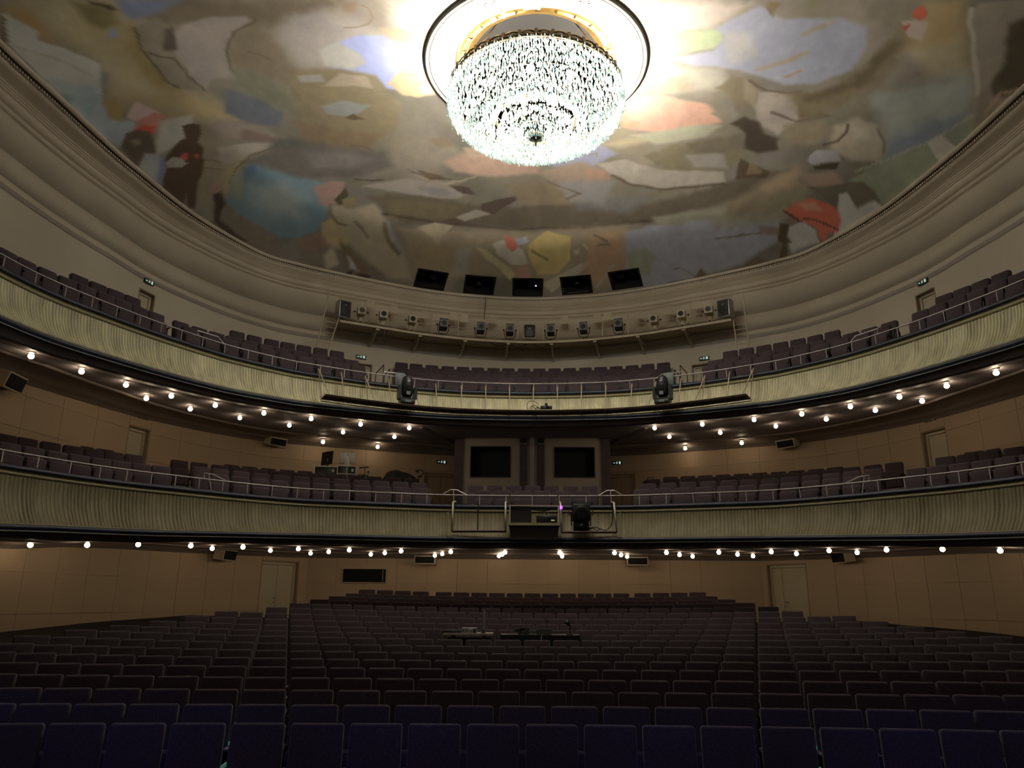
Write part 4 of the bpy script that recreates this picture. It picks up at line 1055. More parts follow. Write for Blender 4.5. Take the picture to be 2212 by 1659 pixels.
# ------------------------------------------------------------------ rails on the parapets
def rail(plan, zc, h, posts, loops, label, zl=0.0):
    root = thing('parapet_rail', label, 'rail'); d = 0.13; z = zc + h
    ph = plan.even(0.25, math.radians(-24), math.radians(204)); q = plan.xy(ph, np.full(len(ph), d))
    MB().tube([(x, y, z) for x, y in q], 0.017, 6).build('handrail', M_RAIL, root, True)
    me = MB().tube([(0, 0, 0.0), (0, 0, h)], 0.014, 6).mesh('post', M_RAIL)
    for x in posts:
        link('post', me, root, pt3(plan, plan.at_px(x, d, zc+h/2), d, zc-0.005))
    for lp in loops:
        pts = []
        for x, up in lp:
            pts.append(pt3(plan, plan.at_px(x, d, z+up), d, z+up))
        MB().tube(pts, 0.016, 6).build('raised_grip', M_RAIL, root)
    return root
rail(UPPER, ZU, 0.27, [8, 77, 141.5, 199, 252, 302, 348, 392, 437.5, 485, 536, 588, 640, 692, 743.7, 795, 844.5, 895.7, 946.8, 998.4, 1050, 1101, 1152.8, 1203, 1255.7, 1307.5, 1360.6, 1413, 1465, 1517, 1569.6, 1622, 1676, 1730, 1785.6, 1840.5, 1891.6, 1939, 1987, 2039.6, 2095, 2154],
     [[(428, 0), (426, .13), (471, .14), (484, 0)], [(1895, 0), (1897, .14), (1848, .13), (1836, 0)], [(827, 0), (830, .10), (872, .10), (884, 0)], [(1418, 0), (1430, .10), (1474, .10), (1480, 0)]],
     'pale steel rail along the upper balcony parapet')
rail(LOWER, ZL, 0.26, [5, 82, 152, 216, 273.5, 327, 378.7, 430, 481, 534, 587.5, 642, 698.6, 754.7, 811, 867, 922, 980, 1036, 1093, 1150, 1208, 1266, 1320, 1381, 1439, 1497, 1555, 1612, 1670, 1728, 1786, 1842, 1897, 1954, 2011, 2072, 2138.5, 2208],
     [[(441, 0), (441, .14), (460, .13), (491, 0)], [(451, .14), (456, -.26)], [(1877, 0), (1877, .14), (1858, .13), (1822, 0)], [(1867, .14), (1863, -.26)],
      [(955, 0), (973, .14), (987, .14), (1009, 0)], [(980, .14), (980, 0)], [(1293, 0), (1311, .14), (1327, .14), (1345, 0)], [(1319, .14), (1319, 0)]],
     'pale steel rail along the lower balcony parapet')
# four thin iron handrails at the aisle steps of the upper balcony
def step_rail(pts, label):
    d = 2.3; P = [on_curve(UPPER, d, x, y)[0] for x, y in pts]
    lo = [p.copy() for p in P]
    root = thing('step_rail', label, 'rail', lo[0])
    top = [tuple(p - lo[0]) for p in P]
    MB().tube(top, 0.018, 6).build('handrail', M_IRON, root)
    for p in (P[0], P[-1]): 
        q = p - lo[0]; MB().tube([tuple(q), (q.x, q.y, q.z-0.85)], 0.015, 6).build('post', M_IRON, root)
for pts, lb in [([(812, 807), (829, 788)], 'outer iron handrail by the left aisle steps of the upper balcony'), ([(830, 813), (842, 797)], 'inner iron handrail by the left aisle steps of the upper balcony'),
                ([(1484, 806), (1469, 789)], 'outer iron handrail by the right aisle steps of the upper balcony'), ([(1468, 812), (1457, 799)], 'inner iron handrail by the right aisle steps of the upper balcony')]:
    step_rail(pts, lb)

# ------------------------------------------------------------------ globe lamps under both balconies
sph = [(0.058*math.sin(a), -0.058*math.cos(a)) for a in np.linspace(0.02, PI-0.35, 8)]
GLOBE = MB().lathe([(r, z-0.078) for r, z in sph], 12).mesh('globe', M_GLOBE, True)
HOLD = MB().lathe([(0.075, 0.012), (0.075, -0.004), (0.03, -0.008), (0.028, -0.03)], 12).mesh('lamp_holder', M_RAIL, True)
def globe(p, label, group):
    o = thing('globe_lamp', label, 'lamp', p, 0, group); link('globe', GLOBE, o); link('lamp_holder', HOLD, o)
LU = [('front', [(67,770),(176,803),(272,832),(370,856),(465,876),(570,893),(672,905),(779,917),(884,925),(1414,925),(1517,917),(1629,907),(1732,895),(1837,879),(1943,858),(2045,834),(2152,806)]),
      ('middle', [(316,861),(411,884),(518,903),(625,919),(741,934),(852,944),(1446,944),(1556,935),(1676,921),(1785,906),(1891,887),(1992,867)]),
      ('back', [(698,952),(816,963),(1480,966),(1602,954)])]
for nm, pts in LU:
    for j, (x, y) in enumerate(pts):
        d = cam_ray(x, y); t = np.linspace(5, 40, 8000); P = d[None]*t[:, None]
        k = int(np.argmax(P[:, 2] > z_su(P[:, 1]) - 0.095)); p = P[k]
        globe((float(p[0]), float(p[1]), float(z_su(p[1])) - (0.012 if nm != 'back' else 0.06)), 'glowing globe lamp, %s from left in the %s row under the upper balcony' % (ORD[j], nm), 'globe lamps under the upper balcony')
LL = [('front', 1.35, [65,188,298,412,525,645,755,867,974,1091,1209,1327,1439,1552,1665,1790,1914,2035,2159]),
      ('middle', 2.75, [459,585,711,832,956,1085,1213,1341,1467,1592,1719,1850]), ('back', 4.0, [672,802,940,1078,1214,1354,1495,1625])]
for nm, dd, xs in LL:
    for j, x in enumerate(xs):
        p, rz, ph = on_curve(LOWER, dd, x, 1180)
        globe((p.x, p.y, float(z_sl(p.y)) - 0.012), 'glowing globe lamp, %s from left in the %s row under the lower balcony' % (ORD[j], nm), 'globe lamps under the lower balcony')

# ------------------------------------------------------------------ control booth at the back of the lower balcony
YB, ZB0, ZB1 = 24.2, 2.3, 5.06
booth = tag(empty('wall_booth'), 'pale control booth wall with two dark windows and mauve columns', kind='structure')
def bx(x0, x1, y0, y1, z0, z1, name, m, parent=booth): return MB().box(((x0+x1)/2, (y0+y1)/2, (z0+z1)/2), (x1-x0, y1-y0, z1-z0)).build(name, m, parent)
WINS = [(-2.0, -0.70, 3.77, 4.78), (0.66, 1.97, 3.77, 4.76)]
for (wx0, wx1, wz0, wz1), (x0, x1) in zip(WINS, [(-2.22, -0.42), (0.37, 2.17)]):
    bx(x0, wx0, YB, YB+0.15, ZB0, ZB1, 'booth_panel', M_BOOTH); bx(wx1, x1, YB, YB+0.15, ZB0, ZB1, 'booth_panel', M_BOOTH)
    bx(wx0, wx1, YB, YB+0.15, ZB0, wz0, 'booth_panel', M_BOOTH); bx(wx0, wx1, YB, YB+0.15, wz1, ZB1, 'booth_panel', M_BOOTH)
for x0, x1, dy in [(-2.50, -2.22, 0.06), (2.17, 2.45, 0.06), (-0.42, -0.19, 0.05), (0.14, 0.37, 0.05)]:
    bx(x0, x1, YB-dy, YB+0.2, ZB0, ZB1+0.05, 'column', M_COLUMN); bx(x0-0.025, x1+0.025, YB-dy-0.03, YB+0.2, ZB1-0.04, ZB1+0.06, 'column_cap', M_COLUMN)
bx(-0.19, 0.14, YB+0.02, YB+0.15, ZB0, ZB1, 'booth_panel', M_BOOTH)
bx(-0.10, 0.05, YB-0.06, YB+0.02, ZB0, ZB1+0.02, 'pilaster', M_PILASTER)
for x in (-0.145, 0.095): MB().tube([(x, YB-0.01, ZB0), (x, YB-0.01, ZB1)], 0.022, 8).build('pipe', M_BOOTH, booth)
bx(-2.5, 2.45, YB-0.10, YB+0.2, ZB1, ZB1+0.12, 'booth_header', M_SOFFIT2)
bx(-2.48, -2.40, YB+0.2, 26.6, ZB0, 5.2, 'booth_side', M_COLUMN); bx(2.37, 2.43, YB+0.2, 26.6, ZB0, 5.2, 'booth_side', M_COLUMN)
bx(-2.4, 2.37, 25.6, 25.7, ZB0, 5.1, 'booth_back', M_VOID); bx(-2.4, 2.37, YB+0.16, 25.6, ZB0+0.9, ZB0+0.95, 'booth_desk', M_VOID)
for i, (x0, x1, z0, z1) in enumerate(WINS):
    w = tag(empty('window_%d' % (i+1)), '%s control booth window with thin dark frame' % ('left' if i == 0 else 'right'), kind='structure')
    fr = MB()
    for a, b, c, d in [(x0, x0+.03, z0, z1), (x1-.03, x1, z0, z1), (x0+.03, x1-.03, z0, z0+.03), (x0+.03, x1-.03, z1-.03, z1)]: fr.box(((a+b)/2, YB-0.005, (c+d)/2), (b-a, 0.05, d-c))
    fr.build('window_frame', M_COLUMN, w); MB().box(((x0+x1)/2, YB+0.04, (z0+z1)/2), (x1-x0-.06, 0.008, z1-z0-.06)).build('window_pane', M_GLASS, w)
# glowing blocks added to stand in for two tiny reflections in the window
DL = emit('window_glint', (0.8, 1.0, 0.95), 3.0)
for x, lb in ((1.02, 'tiny added reflection glint behind the right booth window, nearer the pilaster'), (1.87, 'tiny added reflection glint behind the right booth window, at its outer corner')):
    o = thing('window_glint', lb, 'lamp', (x, YB+0.45, ZB0+0.95)); MB().lathe([(0.05, 0), (0.05, 0.02), (0.012, 0.03), (0.012, 0.52)], 10).build('stand', M_BLACK, o)
    MB().box((0, 0, 0.545), (0.05, 0.04, 0.03)).build('glint_block', DL, o)
# two small twin spots on the inner columns
for x, lb in ((-0.305, 'twin wall spot on the left inner booth column'), (0.255, 'twin wall spot on the right inner booth column')):
    o = thing('wall_spot', lb, 'lamp', (x, YB-0.05, 4.86)); MB().box((0, -0.03, 0.06), (0.16, 0.06, 0.16)).build('spot_body', M_BLACK, o)
    MB().box((0, -0.08, -0.03), (0.20, 0.05, 0.03)).build('bracket', M_GREYMETAL, o)
    for sx in (-1, 1): MB().lathe([(0.03, 0), (0.036, -0.05), (0.03, -0.055)], 10, (sx*0.07, -0.08, 0.02)).build('spot_head', M_GREYMETAL, o, True)

# dark projection slot in the lower wall
p0 = at_y(742, 1229, 25.88); p1 = at_y(833, 1258, 25.88)
slot = tag(empty('window_3', (0, 0, 0)), 'long dark projection slot in the tan lower wall', kind='structure')
fr = MB(); x0, x1, z0, z1 = p0.x, p1.x, p1.z, p0.z
for a, b, c, d in [(x0-.03, x0, z0-.03, z1+.03), (x1, x1+.03, z0-.03, z1+.03), (x0, x1, z0-.03, z0), (x0, x1, z1, z1+.03)]: fr.box(((a+b)/2, 25.85, (c+d)/2), (b-a, 0.05, d-c))
fr.build('window_frame', M_WALL_P, slot); MB().box(((x0+x1)/2, 25.875, (z0+z1)/2), (x1-x0, 0.012, z1-z0)).build('slot_opening', M_VOID, slot)
MB().box((x1-0.10, 25.86, (z0+z1)/2), (0.02, 0.01, z1-z0-.06)).build('slot_shutter', M_DOORB, slot)

# ------------------------------------------------------------------ exit signs over the doors
def sign_parts():
    back = MB().box((0, 0, 0), (0.36, 0.03, 0.125)).mesh('sign_back', M_SIGNG)
    y = -0.019; m = MB()
    man = [(-0.035,-0.04),(-0.02,-0.04),(-0.005,-0.012),(0.012,-0.03),(0.03,-0.03),(0.008,-0.002),(0.006,0.014),(0.03,0.008),(0.03,0.016),(-0.006,0.03),(-0.03,0.02),(-0.034,0.004),(-0.026,0.004),(-0.014,0.014),(-0.016,-0.004)]
    m.prism(man, y-0.002, y); m.lathe([(0.009, y-0.002), (0.009, y)], 8, (0.006, 0, 0.04), 'Y')
    pic = m.mesh('running_figure', M_SIGNW)
    ar = MB().prism([(-0.14,-0.008),(-0.10,-0.008),(-0.10,-0.025),(-0.07,0.0),(-0.10,0.025),(-0.10,0.008),(-0.14,0.008)], y-0.002, y).mesh('arrow', M_SIGNW)
    dr = MB().prism([(0.07,-0.045),(0.13,-0.045),(0.13,0.045),(0.07,0.045)], y-0.002, y).mesh('door_symbol', M_SIGNW)
    return [('sign_back', back), ('running_figure', pic), ('arrow', ar), ('door_symbol', dr)]
XS = sign_parts()
def exit_sign(plan, px, py, lb):
    p, rz, ph = on_curve(plan, -0.04, px, py); o = thing('exit_sign', lb, 'sign', p, rz, None)
    for nm, me in XS: link(nm, me, o)
for pl, x, y, lb in [(WALL, 322, 609, 'small green exit sign over the far left upper door'), (WALL, 1993, 609, 'small green exit sign over the far right upper door'),
                     (WALL, 780, 771, 'small green exit sign over the upper door left of centre'), (WALL, 1521, 774, 'small green exit sign over the upper door right of centre'),
                     (WALL, 309, 900, 'small green exit sign over the far left lower balcony door'), (WALL, 2009, 905, 'small green exit sign over the far right lower balcony door'),
                     (WALL, 954, 998, 'small green exit sign left of the control booth'), (WALL, 1333, 1000, 'small green exit sign right of the control booth'),
                     (LOWWALL, 609, 1199, 'small green exit sign over the left double door of the stalls'), (LOWWALL, 1692, 1204, 'small green exit sign over the right door of the stalls')]:
    exit_sign(pl, x, y, lb)

# ------------------------------------------------------------------ wedge loudspeakers on the tan walls
def wall_speaker(plan, px, py, w, h, lb, tilt=0.25, yaw=0.0):
    p, rz, ph = on_curve(plan, -0.30, px, py); o = thing('wall_speaker', lb, 'speaker', p, rz+yaw)
    m = MB().prism([(-w/2, -h/2), (w/2, -h/2), (w/2, h/2), (-w/2, h/2)], -0.16, 0.16); me = m.mesh('speaker_cabinet', M_CREAM)
    c = link('speaker_cabinet', me, o); c.rotation_euler = (-tilt*0.0 + tilt, 0, 0)
    g = MB().box((0, -0.168, 0), (w-0.07, 0.02, h-0.07)).build('speaker_grille', M_VOID, o); g.rotation_euler = (tilt, 0, 0)
    MB().box((0, 0.21, 0.02), (0.10, 0.14, 0.06)).build('wall_bracket', M_CREAM, o)
    MB().tube([(0, 0, h/2), (0, 0.12, h/2+0.05)], 0.012, 5).build('hanging_rod', M_IRON, o)
wall_speaker(LOWWALL, 487, 1198, 0.70, 0.32, 'cream wedge speaker on the tan wall near the left double door', 0.15, 0.35)
wall_speaker(LOWWALL, 919, 1208.5, 0.68, 0.27, 'cream box speaker on the flat lower wall, left of centre', 0.12)
wall_speaker(LOWWALL, 1376, 1211.5, 0.68, 0.27, 'cream box speaker on the flat lower wall, right of centre', 0.12)
wall_speaker(LOWWALL, 1821, 1203, 0.70, 0.32, 'cream wedge speaker on the tan wall near the right stalls door', 0.15, -0.35)
wall_speaker(WALL, 596, 953, 0.62, 0.27, 'cream wedge speaker high on the left wall of the lower balcony', 0.3, 0.2)
wall_speaker(WALL, 1701, 957, 0.62, 0.27, 'cream wedge speaker high on the right wall of the lower balcony', 0.3, -0.2)
wall_speaker(WALL, 20, 822, 0.66, 0.36, 'cream wedge speaker at the far left end under the upper balcony', 0.3, 0.15)
for x, lb in ((2188, 'short'),): pass

# ------------------------------------------------------------------ lighting gallery on the upper wall
GZ = 9.12; GD = -0.95
aL = on_curve(WALL, GD, 734, 690)[2]; aR = on_curve(WALL, GD, 1579, 692)[2]
ga = thing('lighting_gallery', 'cream steel lighting gallery bracketed along the upper wall', 'gallery')
ph = WALL.even(0.20, aR, aL)
def gstrip(d0, d1, z0, z1, nm, m):
    q = []
    for d, z in [(d0, z0), (d1, z0), (d1, z1), (d0, z1), (d0, z0)]: q.append(np.concatenate([WALL.xy(ph, np.full(len(ph), d)), np.full((len(ph), 1), z)], 1))
    return link(nm, grid_mesh(nm, np.stack(q, 1), m, False), ga)
gstrip(GD, -0.02, GZ-0.04, GZ, 'deck', M_CREAM)
gstrip(GD-0.05, GD, GZ-0.11, GZ, 'edge_beam', M_CREAM)
gstrip(GD-0.062, GD-0.05, GZ-0.02, GZ-0.005, 'cable_run', M_BLACK)
# brackets under the deck
br_me = MB().box((0, 0.45, -0.10), (0.07, 0.90, 0.05)).tube([(0, 0.05, -0.12), (0, 0.80, -0.42)], 0.028, 6).box((0, 0.88, -0.25), (0.07, 0.05, 0.42)).box((0, 0.0, -0.10), (0.13, 0.03, 0.05)).mesh('bracket', M_CREAM)
for x, y in [(816, 713), (908, 728), (1005, 738), (1098, 742), (1191, 742), (1285, 738), (1378, 729), (1477, 714)]:
    p, rz, _ = on_curve(WALL, GD, x, y-3); link('bracket', br_me, ga, (p.x, p.y, GZ-0.04), rz)
# loops of cable hanging under the deck
cb = MB()
for x0, x1 in [(1058, 1098), (1098, 1140), (1150, 1190), (826, 826), (1290, 1296), (905, 912)]:
    P0 = on_curve(WALL, GD+0.1, x0, 735)[0]; P1 = on_curve(WALL, GD+0.1, x1 + (8 if x0 == x1 else 0), 735)[0]
    pts = []
    for t in np.linspace(0, 1, 9): q = P0.lerp(P1, t); pts.append((q.x, q.y, GZ-0.06-(0.5 if x0 == x1 else 0.16)*4*t*(1-t)))
    cb.tube(pts, 0.012, 5)
tag(cb.build('cable_loop', M_BLACK, ga), kind='stuff')
# railing of the gallery
pz = 0.92
for x, y in [(756, 660), (810, 670), (934, 690), (990, 700), (1118, 710), (1174, 710), (1301, 705), (1357, 698), (1492, 680), (1552, 665)]:
    p, rz, _ = on_curve(WALL, GD+0.42, x, y); link('railing_post', MB().box((0, 0, pz/2), (0.03, 0.03, pz)).mesh('railing_post', M_CREAM), ga, (p.x, p.y, GZ), rz)
for zz, r in ((GZ+0.95, 0.013), (GZ+0.50, 0.010)):
    for dseg in [(aR, aL)]:
        q = WALL.xy(WALL.even(0.3, *dseg), np.full(len(WALL.even(0.3, *dseg)), GD+0.42)); MB().tube([(x, y, zz) for x, y in q], r, 5).build('railing_bar', M_CREAM, ga)
# cream plates hung on the railing
pl_me = MB().box((0, 0, 0), (0.285, 0.02, 0.285)).mesh('railing_plate', M_CREAM)
for x, y in [(801, 657), (851, 668.5), (918.5, 680), (979.5, 684), (1003, 687.7), (1065, 691), (1219, 691.8), (1290, 688), (1312, 684), (1379, 681), (1441, 670.8), (1503, 659)]:
    p, rz, _ = on_curve(WALL, GD+0.39, x, y); link('railing_plate', pl_me, ga, p, rz)

# ladders at either end of the gallery
def ladder(pa, pb, lb):
    """two rails and rungs between a low and a high point of the picture, standing free of the wall"""
    lo = on_curve(WALL, -0.75, *pa)[0]; hi = on_curve(WALL, -0.95, *pb)[0]; rz = on_curve(WALL, -0.9, *pb)[1]
    o = thing('ladder', lb, 'ladder', lo); d = hi-lo; tx = Vector((math.cos(rz), math.sin(rz), 0))*0.19
    for s in (-1, 1): MB().tube([tuple(tx*s), tuple(d+tx*s + Vector((0, 0, 1.0 if s*pb[0] < s*1106 or True else 0))*(1.0 if (s < 0) == (pb[0] < 1106) else 0.1))], 0.022, 6).build('ladder_rail', M_CREAM, o)
    me = MB().tube([tuple(-tx), tuple(tx)], 0.014, 5).mesh('rung', M_CREAM); n = 7
    for k in range(n): link('rung', me, o, d*((k+0.4)/n))
ladder((692, 768), (720, 690), 'cream ladder at the left end of the lighting gallery')
ladder((1607, 768), (1597, 695), 'cream ladder at the right end of the lighting gallery')

# ------------------------------------------------------------------ spotlights and speakers on the gallery
def spot_parts(m_body, m_rim, hood):
    yoke = MB().tube([(-0.20, 0, 0.42), (-0.20, 0, 0.22), (-0.12, 0, 0.08), (0.12, 0, 0.08), (0.20, 0, 0.22), (0.20, 0, 0.42)], 0.014, 5).mesh('yoke', M_CREAM if m_body is M_CREAM else M_BLACK)
    base = MB().lathe([(0.08, 0), (0.08, 0.03), (0.03, 0.04), (0.03, 0.09)], 10).mesh('clamp', M_BLACK)
    if hood:
        body = MB().box((0, 0.02, 0.42), (0.26, 0.36, 0.30), rx=-0.12).box((0, -0.14, 0.60), (0.30, 0.06, 0.03)).box((0, -0.17, 0.24), (0.24, 0.03, 0.10), rx=0.5).mesh('lamp_body', m_body)
    else:
        body = MB().box((0, 0.0, 0.44), (0.25, 0.34, 0.27)).lathe([(0.11, 0), (0.10, -0.18), (0.075, -0.30)], 10, (0, 0.12, 0.40)).mesh('lamp_body', m_body)
    rim = MB().box((0, -0.185, 0.43), (0.27, 0.02, 0.27)).mesh('front_frame', m_rim)
    lens = MB().lathe([(0.095, -0.205), (0.09, -0.197), (0.0, -0.192)], 16, (0, 0, 0.43), 'Y').mesh('lens', M_LENS)
    knob = MB().lathe([(0.03, 0.19), (0.03, 0.25)], 8, (0, 0, 0.42), 'X').mesh('side_knob', M_BLACK); knob2 = MB().lathe([(0.03, -0.25), (0.03, -0.19)], 8, (0, 0, 0.42), 'X').mesh('side_knob', M_BLACK)
    return [('yoke', yoke), ('clamp', base), ('lamp_body', body), ('front_frame', rim), ('lens', lens), ('side_knob', knob), ('side_knob', knob2)]
M_LENS = mat('dark_lens', (0.012, 0.011, 0.012), 0.15, noise=0.1, scale=4, spec=0.15)
M_LENSR = M_LENS
LIGHTP = spot_parts(M_CREAM, M_CREAM, False); DARKP = spot_parts(M_BLACK, M_BLACK2, True)
for j, (x, parts) in enumerate([(779, LIGHTP), (826, LIGHTP), (889, LIGHTP), (957, DARKP), (1038, DARKP), (1101, DARKP), (1190, DARKP), (1261, DARKP), (1337, DARKP), (1414, LIGHTP), (1474, LIGHTP), (1533, LIGHTP)]):
    yb = np.interp(x, [736, 838, 940, 1030, 1180, 1307, 1386, 1576], [690, 708, 721.6, 729.5, 735, 726, 719, 693])
    p, rz, _ = on_curve(WALL, GD+0.10, x, float(yb)-6)
    o = thing('spotlight', '%s theatre spotlight on the lighting gallery, %s from left' % ('cream' if parts is LIGHTP else 'black', ORD[j]), 'spotlight', (p.x, p.y, GZ+0.002), rz*0.8, 'spotlights on the gallery')
    for nm, me in parts: link(nm, me, o)
def gallery_speaker(x, y, w, h, lb, tilt, m):
    p, rz, _ = on_curve(WALL, GD+0.14, x, y)
    o = thing('gallery_speaker', lb, 'speaker', (p.x, p.y, GZ+0.002), rz*0.9 + tilt)
    link('speaker_cabinet', rbox_mesh('speaker_cabinet', w, 0.36, h, 0.025, m, 2, (0, 0, h/2+0.07)), o)
    link('speaker_grille', rbox_mesh('speaker_grille', w-0.08, 0.03, h-0.08, 0.05 if tilt == 0 else 0.012, M_GRILLE, 2, (0, -0.18, h/2+0.07)), o)
    MB().lathe([(w*0.33, -0.20), (w*0.30, -0.203), (w*0.29, -0.2)], 20, (0, 0, h*0.38+0.07), 'Y').build('cone_ring', M_BLACK2, o)
    MB().lathe([(0.09, 0), (0.09, 0.03), (0.04, 0.05), (0.04, 0.09)], 10).build('speaker_mount', M_GREYMETAL, o)
    MB().box((0, -0.197, h*0.82), (0.09, 0.004, 0.02)).build('name_plate', M_LABEL, o)
gallery_speaker(740, 690, 0.46, 0.64, 'grey loudspeaker at the left end of the lighting gallery', 0.25, M_GREYMETAL)
gallery_speaker(1569, 693, 0.46, 0.64, 'grey loudspeaker at the right end of the lighting gallery', -0.25, M_GREYMETAL)
gallery_speaker(1144, 733, 0.48, 0.56, 'cream loudspeaker in the middle of the lighting gallery', 0.0, M_CREAM)
# thin hanging wire from the cornice to the gallery
p0 = on_curve(WALL, -0.5, 1049, 643)[0]; p1 = on_curve(WALL, GD, 1046, 690)[0]
o = thing('hanging_wire', 'thin dark wire hanging from cornice to lighting gallery', 'wire', p1); MB().tube([(0, 0, 0), tuple(p0-p1)], 0.012, 5).build('wire', M_IRON, o)

# ------------------------------------------------------------------ five projector ports in the ceiling
for i, (p, n, t, u) in enumerate(PORTS):
    root = tag(empty('window_%d' % (i+4)), '%s of five dark lamp ports in the painted ceiling' % ORD[i], kind='structure')
    R = Matrix((( t.x, u.x, -n.x, p.x), (t.y, u.y, -n.y, p.y), (t.z, u.z, -n.z, p.z), (0, 0, 0, 1)))
    root.matrix_world = R
    fr = MB()
    for a, b, c, d in [(-PW-.02, -PW+.05, -PH-.02, PH+.02), (PW-.05, PW+.02, -PH-.02, PH+.02), (-PW+.05, PW-.05, -PH-.02, -PH+.05), (-PW+.05, PW-.05, PH-.05, PH+.02)]: fr.box(((a+b)/2, (c+d)/2, -0.005), (b-a, d-c, 0.04))
    fr.build('port_frame', M_VOID, root)
    bx_ = MB(); a, b, dz = PW, PH, 0.9
    bx_.add([(-a, -b, 0), (a, -b, 0), (a, b, 0), (-a, b, 0), (-a, -b, dz), (a, -b, dz), (a, b, dz), (-a, b, dz)], [(0, 1, 5, 4), (1, 2, 6, 5), (2, 3, 7, 6), (3, 0, 4, 7), (4, 5, 6, 7)])
    bx_.build('port_box', M_VOID, root)
for i, dx, dy, big, lb in [(0, 0.12, 0.0, 1, 'black lamp in the leftmost ceiling port'), (0, -0.33, 0.05, 0, 'small dark lamp at the edge of the leftmost ceiling port'), (1, 0.0, -0.12, 0, 'black lamp low in the second ceiling port from left'),
                           (2, 0.30, 0.0, 1, 'black lamp with a bright lens in the middle ceiling port'), (3, 0.0, -0.12, 0, 'black lamp low in the fourth ceiling port from left'), (4, -0.2, 0.0, 1, 'black lamp in the rightmost ceiling port'), (4, 0.3, 0.08, 0, 'small dark lamp at the edge of the rightmost ceiling port')]:
    p, n, t, u = PORTS[i]; c = p + t*dx + u*dy - n*0.30
    o = thing('port_lamp', lb, 'spotlight', c); o.rotation_euler = Matrix((( t.x, -n.x, u.x), (t.y, -n.y, u.y), (t.z, -n.z, u.z))).to_euler()
    s = 0.24 if big else 0.2
    link('lamp_body', rbox_mesh('lamp_body', s, 0.30, s*0.95, 0.03, M_BLACK2, 1), o)
    MB().lathe([(s*0.36, -0.155), (s*0.33, -0.165), (0.0, -0.175)], 14, (0, 0, 0), 'Y').build('lens', M_LENS, o)
    if i == 2: MB().lathe([(0.03, -0.178), (0.0, -0.18)], 10, (0.01, 0, -0.03), 'Y').build('lens_highlight', emit('lens_highlight_glow', (1, 1, 1), 2.0), o)  # glowing disc stands in for a highlight on the lens
    MB().tube([(0, 0.0, -s*0.45), (0, 0.0, -PH+0.02-dy if big else -s*0.5-0.05)], 0.02, 5).build('stand', M_BLACK2, o)

# ------------------------------------------------------------------ footlight trough hung on the upper balcony
FD, FZ = -0.85, 5.33
tr = thing('footlight_rack', 'cream steel rack of brown boards hung before the upper balcony centre', 'rack')
SX = [703, 752, 803, 852, 900, 949, 1000, 1051, 1102, 1152, 1203, 1254, 1305, 1357, 1406, 1458, 1508, 1561, 1612]
AN = [UPPER.at_px(x, FD, FZ) for x in SX]
for a, b in zip(AN[:-1], AN[1:]):
    q = [pt3(UPPER, a - 0.0008, FD, FZ), pt3(UPPER, b + 0.0008, FD, FZ), pt3(UPPER, b + 0.0008, FD+0.36, FZ-0.03), pt3(UPPER, a - 0.0008, FD+0.36, FZ-0.03)]
    v = q + [(x, y, z-0.03) for x, y, z in q]
    MB().add(v, [(0, 1, 2, 3), (7, 6, 5, 4), (0, 4, 5, 1), (1, 5, 6, 2), (2, 6, 7, 3), (3, 7, 4, 0)]).build('board', M_BOARD, tr)
ph = UPPER.even(0.25, AN[-1], AN[0]); q = UPPER.xy(ph, np.full(len(ph), FD-0.015)); MB().tube([(x, y, FZ+0.01) for x, y in q], 0.016, 4).build('front_bar', M_CREAM, tr)
q = UPPER.xy(ph, np.full(len(ph), FD+0.38)); MB().tube([(x, y, FZ-0.10) for x, y in q], 0.014, 4).build('rear_bar', M_BRONZE, tr)
for k, a in enumerate(AN):
    MB().tube([pt3(UPPER, a, 0.05, ZU+0.015), pt3(UPPER, a, -0.05, ZU+0.11), pt3(UPPER, a, -0.12, ZU+0.02), pt3(UPPER, a, -0.50, FZ-0.01)], 0.017, 5).build('strut', M_CREAM, tr)
    if k in (0, 2, 4, 14, 16, 18):
        s = -1 if k < 9 else 1
        MB().tube([pt3(UPPER, a, -0.05, ZU+0.11), pt3(UPPER, a + s*(-0.0)*0 - (0.012 if k < 9 else -0.012)*1.0, FD-0.01, FZ)], 0.018, 5).build('strut', M_CREAM, tr)
    MB().tube([pt3(UPPER, a, FD-0.01, FZ), pt3(UPPER, a, FD+0.38, FZ-0.06)], 0.016, 4).build('board_bearer', M_CREAM, tr)

# ------------------------------------------------------------------ two moving heads on the rack
def moving_head(px, py, lb):
    p, rz, a = on_curve(UPPER, FD+0.12, px, py); o = thing('moving_head_light', lb, 'spotlight', (p.x, p.y, FZ+0.028), rz)
    link('base', rbox_mesh('base', 0.42, 0.36, 0.13, 0.03, M_BLACK2, 2, (0, 0, 0.065)), o)
    ym = MB()
    for s in (-1, 1): ym.prism([(s*0.20, 0.12), (s*0.26, 0.16), (s*0.27, 0.42), (s*0.235, 0.56), (s*0.19, 0.50), (s*0.185, 0.2)], -0.13, 0.13)
    ym.box((0, 0, 0.16), (0.42, 0.24, 0.06)); ym.build('yoke', M_BLACK2, o)
    hd = bpy.data.meshes.new('head')
    link('head', MB().lathe([(0.06, 0.19), (0.13, 0.23), (0.165, 0.34), (0.175, 0.50), (0.165, 0.66), (0.14, 0.78), (0.09, 0.84), (0.0, 0.85)], 16).mesh('head', M_BLACK2, True), o)
    MB().box((0, -0.17, 0.47), (0.12, 0.03, 0.13)).build('vent_panel', M_VOID, o)
    MB().box((0, -0.175, 0.31), (0.11, 0.03, 0.10)).build('status_panel', M_PANELGREY, o)
    MB().box((-0.0, -0.17, 0.66), (0.085, 0.012, 0.035), ry=-0.15).build('label_plate', M_LABEL, o)
    MB().box((0, -0.182, 0.07), (0.16, 0.01, 0.05)).build('display', M_PANELGREY, o)
